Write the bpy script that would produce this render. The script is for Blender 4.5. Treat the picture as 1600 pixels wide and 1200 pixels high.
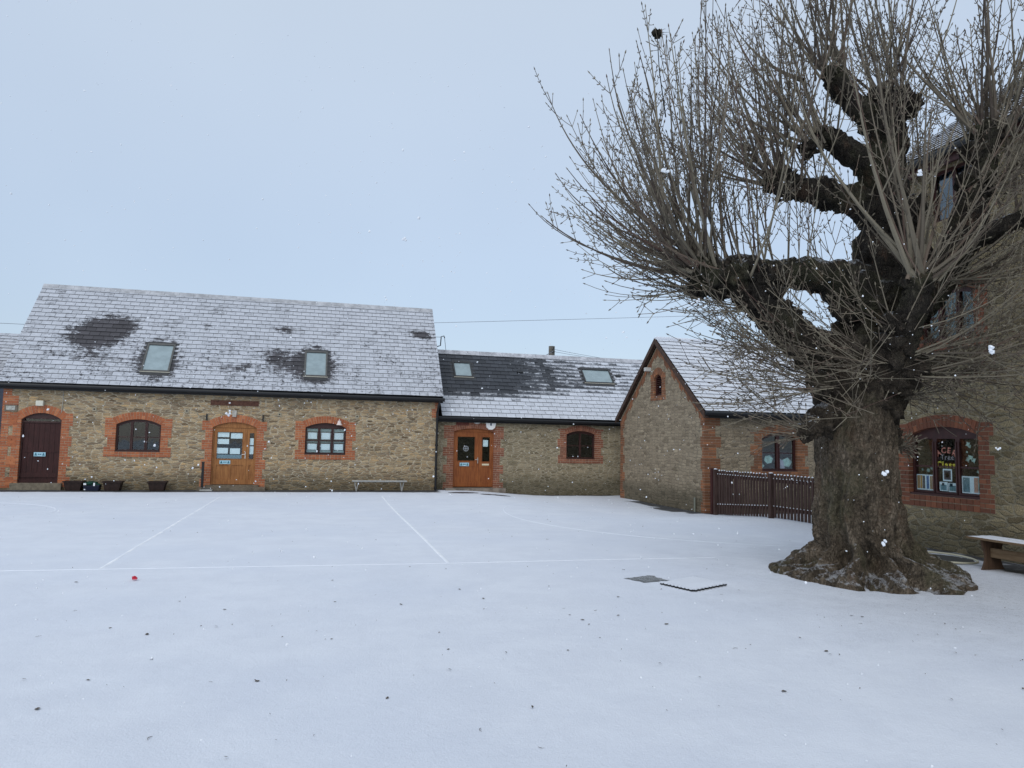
import bpy, bmesh, math, random
from mathutils import Vector, noise as mn
R = math.radians
PI = math.pi
random.seed(7)
for o in list(bpy.data.objects): bpy.data.objects.remove(o)
C = bpy.context.scene.collection

# ------------------------------------------------------------------ camera
F_PX, PITCH, ROLL, YAW, CAMH = 1142.3, R(4.71), R(-1.049), R(14.85), 1.6
cd = bpy.data.cameras.new('camera'); cam = bpy.data.objects.new('camera', cd); C.objects.link(cam)
cd.sensor_fit = 'HORIZONTAL'; cd.sensor_width = 36.0; cd.lens = F_PX/1600*36.0
cd.clip_start = 0.05; cd.clip_end = 2000
F0 = Vector((math.sin(YAW), math.cos(YAW), 0)); R0 = Vector((math.cos(YAW), -math.sin(YAW), 0)); Z = Vector((0, 0, 1))
Fv = F0*math.cos(PITCH)+Z*math.sin(PITCH); U0 = -F0*math.sin(PITCH)+Z*math.cos(PITCH)
Rv = R0*math.cos(ROLL)-U0*math.sin(ROLL); Uv = U0*math.cos(ROLL)+R0*math.sin(ROLL)
from mathutils import Matrix
m = Matrix((Rv, Uv, -Fv)).transposed().to_4x4(); m.translation = (0, 0, CAMH); cam.matrix_world = m
bpy.context.scene.camera = cam

# ------------------------------------------------------------------ sky, sun, exposure
SUN_EL, SUN_AZ = 42, 214
w = bpy.data.worlds.new('World'); bpy.context.scene.world = w; w.use_nodes = True
nt = w.node_tree; nt.nodes.clear()
def wn(t, **k):
    n = nt.nodes.new(t)
    for a, b in k.items(): setattr(n, a, b)
    return n
sky = wn('ShaderNodeTexSky', sky_type='NISHITA', sun_disc=False, sun_elevation=R(SUN_EL), sun_rotation=R(SUN_AZ))
b1 = wn('ShaderNodeBackground'); b1.inputs[1].default_value = 0.05; nt.links.new(sky.outputs[0], b1.inputs[0])
tc = wn('ShaderNodeTexCoord'); sx = wn('ShaderNodeSeparateXYZ'); nt.links.new(tc.outputs['Generated'], sx.inputs[0])
nz = wn('ShaderNodeTexNoise'); nz.inputs['Scale'].default_value = 1.6; nz.inputs['Detail'].default_value = 4; nt.links.new(tc.outputs['Generated'], nz.inputs[0])
ad = wn('ShaderNodeMath', operation='MULTIPLY_ADD'); nt.links.new(nz.outputs[0], ad.inputs[0]); ad.inputs[1].default_value = 0.36; nt.links.new(sx.outputs[2], ad.inputs[2])
rp = wn('ShaderNodeValToRGB'); nt.links.new(ad.outputs[0], rp.inputs[0])
e = rp.color_ramp.elements
e[0].position = 0.0; e[0].color = (0.285, 0.345, 0.44, 1)
e[1].position = 1.0; e[1].color = (0.57, 0.63, 0.68, 1)
for p_, c_ in ((0.22, (0.325, 0.388, 0.485)), (0.45, (0.425, 0.495, 0.59)), (0.68, (0.50, 0.57, 0.655))):
    q_ = e.new(p_); q_.color = (*c_, 1)
b2 = wn('ShaderNodeBackground'); b2.inputs[1].default_value = 0.93; nt.links.new(rp.outputs[0], b2.inputs[0])
ash = wn('ShaderNodeAddShader'); nt.links.new(b1.outputs[0], ash.inputs[0]); nt.links.new(b2.outputs[0], ash.inputs[1])
wo = wn('ShaderNodeOutputWorld'); nt.links.new(ash.outputs[0], wo.inputs[0])
sl = bpy.data.lights.new('sun', 'SUN'); sl.energy = 1.1; sl.angle = R(55); sl.color = (1, 0.97, 0.93)
so = bpy.data.objects.new('sun', sl); C.objects.link(so)
so.rotation_euler = Vector((-math.sin(R(SUN_AZ))*math.cos(R(SUN_EL)), -math.cos(R(SUN_AZ))*math.cos(R(SUN_EL)), -math.sin(R(SUN_EL)))).to_track_quat('-Z', 'Y').to_euler()
vs = bpy.context.scene.view_settings
vs.view_transform = 'Standard'; vs.look = 'None'; vs.exposure = 0.07; vs.gamma = 1

# ------------------------------------------------------------------ object helpers
def tag(o, label=None, cat=None, group=None, kind=None):
    if label: o['label'] = label
    if cat: o['category'] = cat
    if group: o['group'] = group
    if kind: o['kind'] = kind
    return o
def thing(name, loc, label, cat, group=None):
    o = bpy.data.objects.new(name, None); C.objects.link(o); o.location = loc; o.empty_display_size = .2
    return tag(o, label, cat, group)
def wloc(o):
    v = Vector((0, 0, 0))
    while o: v = v+Vector(o.location); o = o.parent
    return v
class MB:
    """collects world-space shapes into one mesh"""
    def __init__(s): s.v = []; s.f = []; s.mi = []
    def add(s, vs_, fs, mi=0):
        n = len(s.v); s.v += [tuple(v) for v in vs_]
        for f in fs: s.f.append([i+n for i in f]); s.mi.append(mi)
    def box(s, a, b, mi=0):
        x0, y0, z0 = a; x1, y1, z1 = b
        s.add([(x0,y0,z0),(x1,y0,z0),(x1,y1,z0),(x0,y1,z0),(x0,y0,z1),(x1,y0,z1),(x1,y1,z1),(x0,y1,z1)], [(3,2,1,0),(4,5,6,7),(0,1,5,4),(1,2,6,5),(2,3,7,6),(3,0,4,7)], mi)
    def fbox(s, fr, u0, u1, v0, v1, w0, w1, mi=0):
        P = [fr.p(u, v, w_) for w_ in (w0, w1) for u, v in ((u0, v0), (u1, v0), (u1, v1), (u0, v1))]
        s.add(P, [(3,2,1,0),(4,5,6,7),(0,1,5,4),(1,2,6,5),(2,3,7,6),(3,0,4,7)], mi)
    def fpoly(s, fr, poly, w0, w1, mi=0):
        n = len(poly); P = [fr.p(u, v, w0) for u, v in poly]+[fr.p(u, v, w1) for u, v in poly]
        s.add(P, [tuple(range(n))[::-1], tuple(range(n, 2*n))]+[(i, (i+1) % n, n+(i+1) % n, n+i) for i in range(n)], mi)
    def tube(s, pts, rs, n=8, cap=True, mi=0):
        pts = [Vector(p) for p in pts]; 
        if not isinstance(rs, (list, tuple)): rs = [rs]*len(pts)
        t = (pts[1]-pts[0]).normalized(); a = t.cross(Vector((.31, .2, .93)))
        if a.length < .1: a = t.cross(Vector((1, 0, 0)))
        a.normalize(); base = len(s.v)
        for i, p in enumerate(pts):
            if i == 0: t = pts[1]-pts[0]
            elif i == len(pts)-1: t = pts[-1]-pts[-2]
            else: t = pts[i+1]-pts[i-1]
            t.normalize(); a = (a-t*a.dot(t)).normalized(); b = t.cross(a)
            for k in range(n):
                an = 2*PI*k/n; s.v.append(tuple(p+(a*math.cos(an)+b*math.sin(an))*rs[i]))
        for i in range(len(pts)-1):
            for k in range(n):
                q = base+i*n; s.f.append([q+k, q+(k+1) % n, q+n+(k+1) % n, q+n+k]); s.mi.append(mi)
        if cap:
            s.f.append([base+k for k in range(n)][::-1]); s.mi.append(mi)
            q = base+(len(pts)-1)*n; s.f.append([q+k for k in range(n)]); s.mi.append(mi)
    def blob(s, c, r, seed=0, amp=.2, sub=2, sc=(1, 1, 1), mi=0):
        bm = bmesh.new(); bmesh.ops.create_icosphere(bm, subdivisions=sub, radius=1)
        n = len(s.v)
        for v in bm.verts:
            k = 1+amp*mn.noise(v.co*1.7+Vector((seed, seed*.7, 0)))*1.6+(amp*.7*mn.noise(v.co*5+Vector((seed, 0, 0)))+amp*.5*mn.noise(v.co*11) if sub > 3 else 0)
            s.v.append((c[0]+v.co.x*r*k*sc[0], c[1]+v.co.y*r*k*sc[1], c[2]+v.co.z*r*k*sc[2]))
        for f in bm.faces: s.f.append([n+v.index for v in f.verts]); s.mi.append(mi)
        bm.free()
    def build(s, name, mats, parent=None, loc=(0, 0, 0), smooth=False, bevel=0, uv=None):
        off = wloc(parent) if parent else Vector(loc)
        me = bpy.data.meshes.new(name)
        me.from_pydata([(x-off.x, y-off.y, z-off.z) for x, y, z in s.v], [], s.f)
        if not isinstance(mats, (list, tuple)): mats = [mats]
        for m_ in mats: me.materials.append(m_)
        if len(mats) > 1: me.polygons.foreach_set('material_index', s.mi)
        if smooth: me.polygons.foreach_set('use_smooth', [True]*len(me.polygons))
        if uv:
            ul = me.uv_layers.new(name='uv')
            for lp in me.loops: ul.data[lp.index].uv = uv[lp.vertex_index]
        me.update()
        o = bpy.data.objects.new(name, me); C.objects.link(o)
        if parent: o.parent = parent
        else: o.location = loc
        if bevel:
            b = o.modifiers.new('bevel', 'BEVEL'); b.width = bevel; b.segments = 2; b.limit_method = 'ANGLE'
        return o
class Frame:
    """a facade: origin o, u to the right as one faces it, w outwards"""
    def __init__(s, o, u, w_): s.o = Vector(o); s.u = Vector(u); s.w = Vector(w_)
    def p(s, u, v, w_=0): return tuple(s.o+s.u*u+Z*v+s.w*w_)
def arc_pts(u0, u1, v, rise, n=12, off=0):
    """segmental arch from (u1,v) over to (u0,v), offset outward by off"""
    c = (u0+u1)/2; h = (u1-u0)/2
    if rise < .005: return [(u1, v+off), (u0, v+off)]
    r = (h*h+rise*rise)/(2*rise); a = math.asin(h/r); cy = v+rise-r
    return [(c+(r+off)*math.sin(a-2*a*i/n), cy+(r+off)*math.cos(a-2*a*i/n)) for i in range(n+1)]
def arch_poly(u0, u1, v0, v1, rise, n=12):
    return [(u0, v0), (u1, v0)]+arc_pts(u0, u1, v1, rise, n)
def holed(mb, fr, outline, holes, w0, w1, mi=0):
    """plate with holes between depths w0 and w1"""
    bm = bmesh.new(); edges = []; loops = []
    for lp in [outline]+holes:
        vs_ = [bm.verts.new((a, b, 0)) for a, b in lp]; loops.append(vs_)
        for i in range(len(vs_)): edges.append(bm.edges.new((vs_[i], vs_[(i+1) % len(vs_)])))
    bmesh.ops.triangle_fill(bm, edges=edges, use_beauty=True, normal=(0, 0, 1))
    bm.verts.index_update(); n = len(bm.verts); co = [(v.co.x, v.co.y) for v in bm.verts]
    P = [fr.p(u, v, w0) for u, v in co]+[fr.p(u, v, w1) for u, v in co]
    F = []
    for f in bm.faces:
        ids = [v.index for v in f.verts]
        F.append(tuple(ids)); F.append(tuple(i+n for i in ids[::-1]))
    for vs_ in loops:
        for i in range(len(vs_)):
            a = vs_[i].index; b = vs_[(i+1) % len(vs_)].index; F.append((a, b, b+n, a+n))
    mb.add(P, F, mi); bm.free()

# ------------------------------------------------------------------ material helpers
class NT:
    def __init__(s, name):
        s.m = bpy.data.materials.new(name); s.m.use_nodes = True; s.t = s.m.node_tree; s.t.nodes.clear()
        s.out = s.n('ShaderNodeOutputMaterial'); s.b = s.n('ShaderNodeBsdfPrincipled'); s.l(s.b.outputs[0], s.out.inputs[0])
        s.b.inputs['Roughness'].default_value = .9; s.b.inputs['Specular IOR Level'].default_value = .25
    def n(s, t, **k):
        x = s.t.nodes.new(t)
        for a, b in k.items(): setattr(x, a, b)
        return x
    def l(s, a, b): s.t.links.new(a, b)
    def put(s, inp, v):
        if isinstance(v, (int, float)): inp.default_value = v
        elif isinstance(v, (tuple, list)): inp.default_value = (*v, 1) if len(v) == 3 and len(inp.default_value) == 4 else v
        else: s.l(v, inp)
    def math(s, op, a, b=0, c=0, clamp=False):
        x = s.n('ShaderNodeMath', operation=op, use_clamp=clamp); s.put(x.inputs[0], a); s.put(x.inputs[1], b); s.put(x.inputs[2], c); return x.outputs[0]
    def obj(s): return s.n('ShaderNodeTexCoord').outputs['Object']
    def sep(s, v): x = s.n('ShaderNodeSeparateXYZ'); s.l(v, x.inputs[0]); return x.outputs
    def comb(s, x_, y_, z_): x = s.n('ShaderNodeCombineXYZ'); s.put(x.inputs[0], x_); s.put(x.inputs[1], y_); s.put(x.inputs[2], z_); return x.outputs[0]
    def noise(s, v, sc, det=4, rough=.55, col=False):
        x = s.n('ShaderNodeTexNoise'); s.put(x.inputs['Vector'], v); x.inputs['Scale'].default_value = sc; x.inputs['Detail'].default_value = det; x.inputs['Roughness'].default_value = rough
        return x.outputs[1 if col else 0]
    def scale(s, v, k):
        x = s.n('ShaderNodeVectorMath', operation='MULTIPLY'); s.put(x.inputs[0], v); s.put(x.inputs[1], k); return x.outputs[0]
    def vadd(s, a, b, op='ADD'):
        x = s.n('ShaderNodeVectorMath', operation=op); s.put(x.inputs[0], a); s.put(x.inputs[1], b); return x.outputs[0]
    def ramp(s, f, els, interp='LINEAR'):
        x = s.n('ShaderNodeValToRGB'); s.put(x.inputs[0], f); r_ = x.color_ramp; r_.interpolation = interp
        while len(r_.elements) > 1: r_.elements.remove(r_.elements[-1])
        r_.elements[0].position = els[0][0]; r_.elements[0].color = (*els[0][1], 1)
        for p_, c_ in els[1:]: q = r_.elements.new(p_); q.color = (*c_, 1)
        return x.outputs[0]
    def step(s, f, a, b):
        x = s.n('ShaderNodeMapRange', interpolation_type='SMOOTHSTEP'); s.put(x.inputs[0], f); s.put(x.inputs[1], a); s.put(x.inputs[2], b); return x.outputs[0]
    def mix(s, f, a, b, bl='MIX'):
        x = s.n('ShaderNodeMix', data_type='RGBA', blend_type=bl); s.put(x.inputs[0], f); s.put(x.inputs[6], a); s.put(x.inputs[7], b); return x.outputs[2]
    def col(s, v): s.put(s.b.inputs['Base Color'], v)
    def bump(s, h, dist=.01, st=1.0, nrm=None):
        x = s.n('ShaderNodeBump'); x.inputs['Strength'].default_value = st; x.inputs['Distance'].default_value = dist; s.put(x.inputs['Height'], h)
        if nrm: s.l(nrm, x.inputs['Normal'])
        s.l(x.outputs[0], s.b.inputs['Normal']); return x.outputs[0]
    def rnd(s): return s.n('ShaderNodeNewGeometry').outputs['Random Per Island']

def simple(name, col, rough=.7, spec=.3, var=.0, sc=6, metal=0, bump=0):
    t = NT(name); t.b.inputs['Roughness'].default_value = rough; t.b.inputs['Specular IOR Level'].default_value = spec; t.b.inputs['Metallic'].default_value = metal
    if var:
        n = t.noise(t.obj(), sc, 5, .65)
        t.col(t.mix(t.step(n, .3, .7), tuple(c*(1-var) for c in col), tuple(min(1, c*(1+var)) for c in col)))
        if bump: t.bump(n, bump)
    else: t.col(col)
    return t.m

def stone_mat(name, cols, mortar, sx_=2.9, sz_=8.0, dist=.16, mw=(.05, .13), rand=.9, depth=.03, moss=.3, tint=(1.06, 1.05, 1.06)):
    t = NT(name); o = t.sep(t.obj())
    u = t.math('ADD', o[0], o[1]); v3 = t.comb(u, o[2], 0)
    wob = t.vadd(t.noise(v3, 2.3, 3, .5, True), (.5, .5, .5), 'SUBTRACT')
    big = t.vadd(t.noise(v3, .55, 2, .5, True), (.5, .5, .5), 'SUBTRACT')
    p = t.vadd(t.scale(v3, (sx_, sz_, 1)), t.scale(wob, (dist*5, dist*8, 0)))
    p = t.vadd(p, t.scale(big, (1.5, 2.2, 0)))
    p = t.vadd(p, t.scale(t.vadd(t.noise(v3, 13, 4, .6, True), (.5, .5, .5), 'SUBTRACT'), (.55, .75, 0)))
    def vor(feat, vec):
        x = t.n('ShaderNodeTexVoronoi', voronoi_dimensions='2D', feature=feat); t.put(x.inputs['Vector'], vec); x.inputs['Scale'].default_value = 1; x.inputs['Randomness'].default_value = rand; return x
    c = vor('F1', p); ed = vor('DISTANCE_TO_EDGE', p).outputs['Distance']
    fine = t.noise(t.obj(), 55, 5, .75); mid = t.noise(t.obj(), 9, 4, .65); low = t.noise(t.obj(), .8, 3, .6)
    cs = t.n('ShaderNodeSeparateColor'); t.l(c.outputs['Color'], cs.inputs[0])
    n_ = len(cols); base = t.ramp(cs.outputs[0], [(i/(n_-.999), k) for i, k in enumerate(cols)])
    base = t.mix(t.math('MULTIPLY', t.step(cs.outputs[1], .1, 1), .35), base, t.mix(mid, tuple(k*.55 for k in cols[0]), cols[-1]))
    base = t.mix(t.step(fine, .35, .7), t.mix(1, base, (.45, .43, .40), 'MULTIPLY'), t.mix(1, base, (1.3, 1.27, 1.2), 'MULTIPLY'))
    mwn = t.math('MULTIPLY_ADD', low, mw[1]*1.8, -mw[1]*.35)
    edn = t.math('ADD', ed, t.math('MULTIPLY_ADD', t.noise(v3, 24, 3, .7), .16, -.08))
    mask = t.step(edn, t.math('MULTIPLY', mwn, .45), t.math('ADD', mwn, .07))   # 0 mortar, 1 stone
    mor = t.mix(t.step(mid, .35, .65), tuple(k*.72 for k in mortar), mortar)
    mor = t.mix(t.math('MULTIPLY', t.step(fine, .55, .75), .45), mor, (.07, .06, .045))
    colr = t.mix(mask, mor, base)
    # shade painted into the gaps where pointing has fallen out
    gap = t.math('MULTIPLY', t.math('SUBTRACT', 1, t.step(edn, .0, .05)), t.step(t.noise(v3, 3.5, 4, .7), .47, .62))
    colr = t.mix(gap, colr, (.03, .026, .02))
    if moss:
        mm = t.math('MULTIPLY', t.step(t.noise(v3, 1.7, 5, .7), .5, .72), moss)
        colr = t.mix(mm, colr, (.06, .062, .03))
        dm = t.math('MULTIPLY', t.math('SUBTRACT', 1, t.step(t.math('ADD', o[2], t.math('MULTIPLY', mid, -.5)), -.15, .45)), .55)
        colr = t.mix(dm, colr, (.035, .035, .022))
    colr = t.mix(1, colr, tint, 'MULTIPLY')
    t.col(colr)
    h = t.math('ADD', t.math('MULTIPLY', t.step(edn, 0, .2), .5), t.math('ADD', t.math('MULTIPLY', mid, .75), t.math('MULTIPLY', fine, .35)))
    t.bump(h, depth); t.b.inputs['Roughness'].default_value = .95
    return t.m

M = {}
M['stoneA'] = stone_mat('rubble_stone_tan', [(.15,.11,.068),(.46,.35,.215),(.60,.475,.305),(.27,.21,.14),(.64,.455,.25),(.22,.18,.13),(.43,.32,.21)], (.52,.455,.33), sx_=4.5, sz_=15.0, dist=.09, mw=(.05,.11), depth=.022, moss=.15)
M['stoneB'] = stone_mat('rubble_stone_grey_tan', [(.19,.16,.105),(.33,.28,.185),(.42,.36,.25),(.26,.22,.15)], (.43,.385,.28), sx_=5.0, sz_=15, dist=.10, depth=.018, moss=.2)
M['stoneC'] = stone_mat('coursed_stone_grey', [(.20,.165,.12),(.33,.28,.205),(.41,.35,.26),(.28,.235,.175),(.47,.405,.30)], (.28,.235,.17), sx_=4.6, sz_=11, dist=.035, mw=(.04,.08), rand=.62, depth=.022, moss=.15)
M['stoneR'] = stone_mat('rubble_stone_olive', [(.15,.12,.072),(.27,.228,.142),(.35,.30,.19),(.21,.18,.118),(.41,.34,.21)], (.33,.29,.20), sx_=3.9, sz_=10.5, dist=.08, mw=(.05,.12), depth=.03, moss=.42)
def brick_mat(name, a, b, c):
    t = NT(name); r = t.rnd(); n = t.noise(t.obj(), 30, 4, .7)
    base = t.ramp(r, [(0, a), (.35, b), (.7, tuple((i+j)/2 for i, j in zip(a, b))), (1, c)])
    base = t.mix(t.math('MULTIPLY', t.step(n, .4, .75), .4), base, (.12, .08, .06))
    t.col(base); t.bump(n, .004); return t.m
M['brickA'] = brick_mat('red_brick', (.45,.15,.062), (.34,.11,.052), (.52,.20,.09))
M['brickB'] = brick_mat('red_brown_brick', (.30,.12,.07), (.21,.085,.055), (.36,.15,.09))
M['brickC'] = brick_mat('orange_brown_brick', (.27,.115,.058), (.17,.08,.045), (.36,.15,.07))
M['brickR'] = brick_mat('dark_red_brick', (.22,.08,.045), (.155,.06,.036), (.28,.105,.055))
M['mortar'] = simple('pale_mortar', (.42,.33,.235), .95, .2, .25, 20, bump=.003)
M['mortarR'] = simple('brown_mortar', (.30,.24,.17), .95, .2, .25, 20, bump=.003)
M['brown_wood'] = simple('brown_painted_wood', (.045,.016,.013), .5, .4, .25, 9)
M['plum_wood'] = simple('plum_painted_wood', (.050,.015,.013), .5, .4, .25, 9)
def wood(name, a, b, rough=.5, sc=(14, 14, 1.2)):
    t = NT(name); n = t.noise(t.scale(t.obj(), sc), 2.2, 5, .6); k = t.noise(t.obj(), 3, 3)
    t.col(t.mix(t.step(t.math('ADD', t.math('MULTIPLY', n, .7), t.math('MULTIPLY', k, .3)), .35, .65), a, b)); t.bump(n, .001)
    t.b.inputs['Roughness'].default_value = rough; return t.m
M['oak'] = wood('varnished_oak', (.24,.095,.030), (.37,.165,.055))
M['oakB'] = wood('varnished_red_oak', (.19,.055,.018), (.31,.105,.032))
M['bench_wood'] = wood('weathered_bench_wood', (.13,.085,.048), (.21,.145,.085), .8, (2, 1.2, 14))
M['bench_leg'] = wood('dark_bench_wood', (.050,.030,.020), (.105,.062,.038), .7)
M['fence'] = wood('dark_brown_fence_stain', (.030,.016,.013), (.068,.040,.033), .75)
M['black'] = simple('black_plastic', (.008,.009,.011), .45, .4)
M['white_metal'] = simple('pale_painted_metal', (.37,.37,.355), .5, .4, .15, 10)
M['paper'] = simple('white_paper', (.85,.88,.92), .8, .2, .06, 30)
M['blind'] = simple('grey_green_blind', (.30,.36,.35), .8)
M['dark_in'] = simple('dark_interior', (.02,.02,.022), .9, .1)
M['room'] = simple('dim_room_paint', (.045,.043,.042), .9, .1, .2, 1.5)
M['sign'] = simple('pale_blue_sign', (.36,.58,.68), .5, .3)
M['sign_ink'] = simple('dark_teal_ink', (.02,.13,.17), .5, .3)
M['slate_tint'] = None
def glass(name, tint=(.9,.95,.95), rough=.02, refl=1.0):
    t = NT(name); g = t.n('ShaderNodeBsdfGlossy'); g.inputs['Roughness'].default_value = rough; t.put(g.inputs[0], (.95,.98,1))
    tr = t.n('ShaderNodeBsdfTransparent'); t.put(tr.inputs[0], tint)
    bp = t.n('ShaderNodeBump'); bp.inputs['Distance'].default_value = .004; bp.inputs['Strength'].default_value = .3; t.l(t.noise(t.obj(), 2.5, 2), bp.inputs['Height']); t.l(bp.outputs[0], g.inputs['Normal'])
    mx = t.n('ShaderNodeMixShader'); ge = t.n('ShaderNodeNewGeometry'); dt = t.n('ShaderNodeVectorMath', operation='DOT_PRODUCT'); t.l(ge.outputs['Incoming'], dt.inputs[0]); t.l(ge.outputs['Normal'], dt.inputs[1])
    cs = t.math('SUBTRACT', 1, t.math('ABSOLUTE', dt.outputs['Value']), clamp=True); fz = t.math('MULTIPLY_ADD', t.math('POWER', cs, 5), .95, .045)
    t.l(t.math('MULTIPLY', fz, refl, clamp=True), mx.inputs[0]); t.l(tr.outputs[0], mx.inputs[1]); t.l(g.outputs[0], mx.inputs[2]); t.l(mx.outputs[0], t.out.inputs[0]); return t.m
M['glass'] = glass('window_glass')
M['skyglass'] = simple('roof_window_glass', (.27,.34,.36), .12, .6, .12, 3)
SNOWC = (.70,.735,.80)
def snow_col(t, v):
    return t.mix(t.step(t.noise(v, 2.0, 4, .6), .35, .7), tuple(k*.94 for k in SNOWC), SNOWC)
def snow_mat():
    t = NT('fresh_snow'); v = t.obj(); t.col(snow_col(t, v)); n = t.noise(v, 40, 5, .7); t.bump(n, .006)
    t.b.inputs['Roughness'].default_value = .85; return t.m
M['snow'] = snow_mat()

def slate_mat(name, slate, cover=.5, melts=(), grad=None, thin=.0, snowk=1.0, rk=.16, bits=.0, lip=.08, expo=.215):
    """slates with thin snow; uv is metres along eave / up slope. melts = (u, s, ru, rs, strength)"""
    t = NT(name); uvn = t.n('ShaderNodeUVMap'); uvn.uv_map = 'uv'; uv = uvn.outputs[0]; o = t.sep(uv)
    r = t.rnd(); fine = t.noise(uv, 38, 4, .7); mid = t.noise(t.scale(uv, (1, 1.6, 1)), 5.5, 5, .72); low = t.noise(uv, 1.1, 4, .6)
    sc = t.mix(r, tuple(k*.6 for k in slate), tuple(k*1.35 for k in slate))
    sc = t.mix(t.math('MULTIPLY', fine, .5), sc, tuple(k*1.5 for k in slate))
    f = t.math('ADD', t.math('ADD', t.math('MULTIPLY', mid, .75), t.math('MULTIPLY', fine, .35)), t.math('MULTIPLY_ADD', r, rk, -rk/2))
    f = t.math('ADD', f, t.math('MULTIPLY_ADD', low, .5, -.25))
    f = t.math('ADD', f, cover-.5)
    if grad: f = t.math('ADD', f, grad(t, o))
    for (u, s_, ru, rs, k) in melts:
        du = t.math('DIVIDE', t.math('SUBTRACT', o[0], u), ru); ds = t.math('DIVIDE', t.math('SUBTRACT', o[1], s_), rs)
        d = t.math('SQRT', t.math('ADD', t.math('MULTIPLY', du, du), t.math('MULTIPLY', ds, ds)))
        d = t.math('ADD', d, t.math('MULTIPLY_ADD', mid, 1.5, t.math('MULTIPLY_ADD', fine, .7, -1.1)))
        f = t.math('SUBTRACT', f, t.math('MULTIPLY', t.math('SUBTRACT', 1, t.step(d, .1, 1.6)), k))
    f = t.math('ADD', f, t.math('MULTIPLY', t.math('SUBTRACT', t.math('FRACT', t.math('DIVIDE', o[1], expo)), .45), lip))
    if bits:   # small bare nicks, thicker towards the eave and in drifts
        nb = t.noise(t.scale(uv, (1, 1.8, 1)), 7.5, 4, .8); cl = t.math('MULTIPLY', t.step(t.noise(uv, .9, 3, .6), .40, .62), t.step(o[1], 4.4, .6))
        f = t.math('SUBTRACT', f, t.math('MULTIPLY', t.math('MULTIPLY', t.step(nb, .54, .64), cl), bits))
    mask = t.step(f, .26, .56)
    thinm = t.math('MULTIPLY', mask, t.math('MULTIPLY_ADD', t.step(mid, .3, .7), .16, .80-thin))
    sn = t.mix(r, tuple(k*.90*snowk for k in SNOWC), tuple(k*snowk for k in SNOWC))
    t.col(t.mix(thinm, sc, sn)); t.put(t.b.inputs['Roughness'], t.math('MULTIPLY_ADD', mask, .35, .5)); t.b.inputs['Specular IOR Level'].default_value = .3
    t.bump(t.math('ADD', t.math('MULTIPLY', mask, .6), t.math('MULTIPLY', fine, .3)), .008); return t.m

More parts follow.
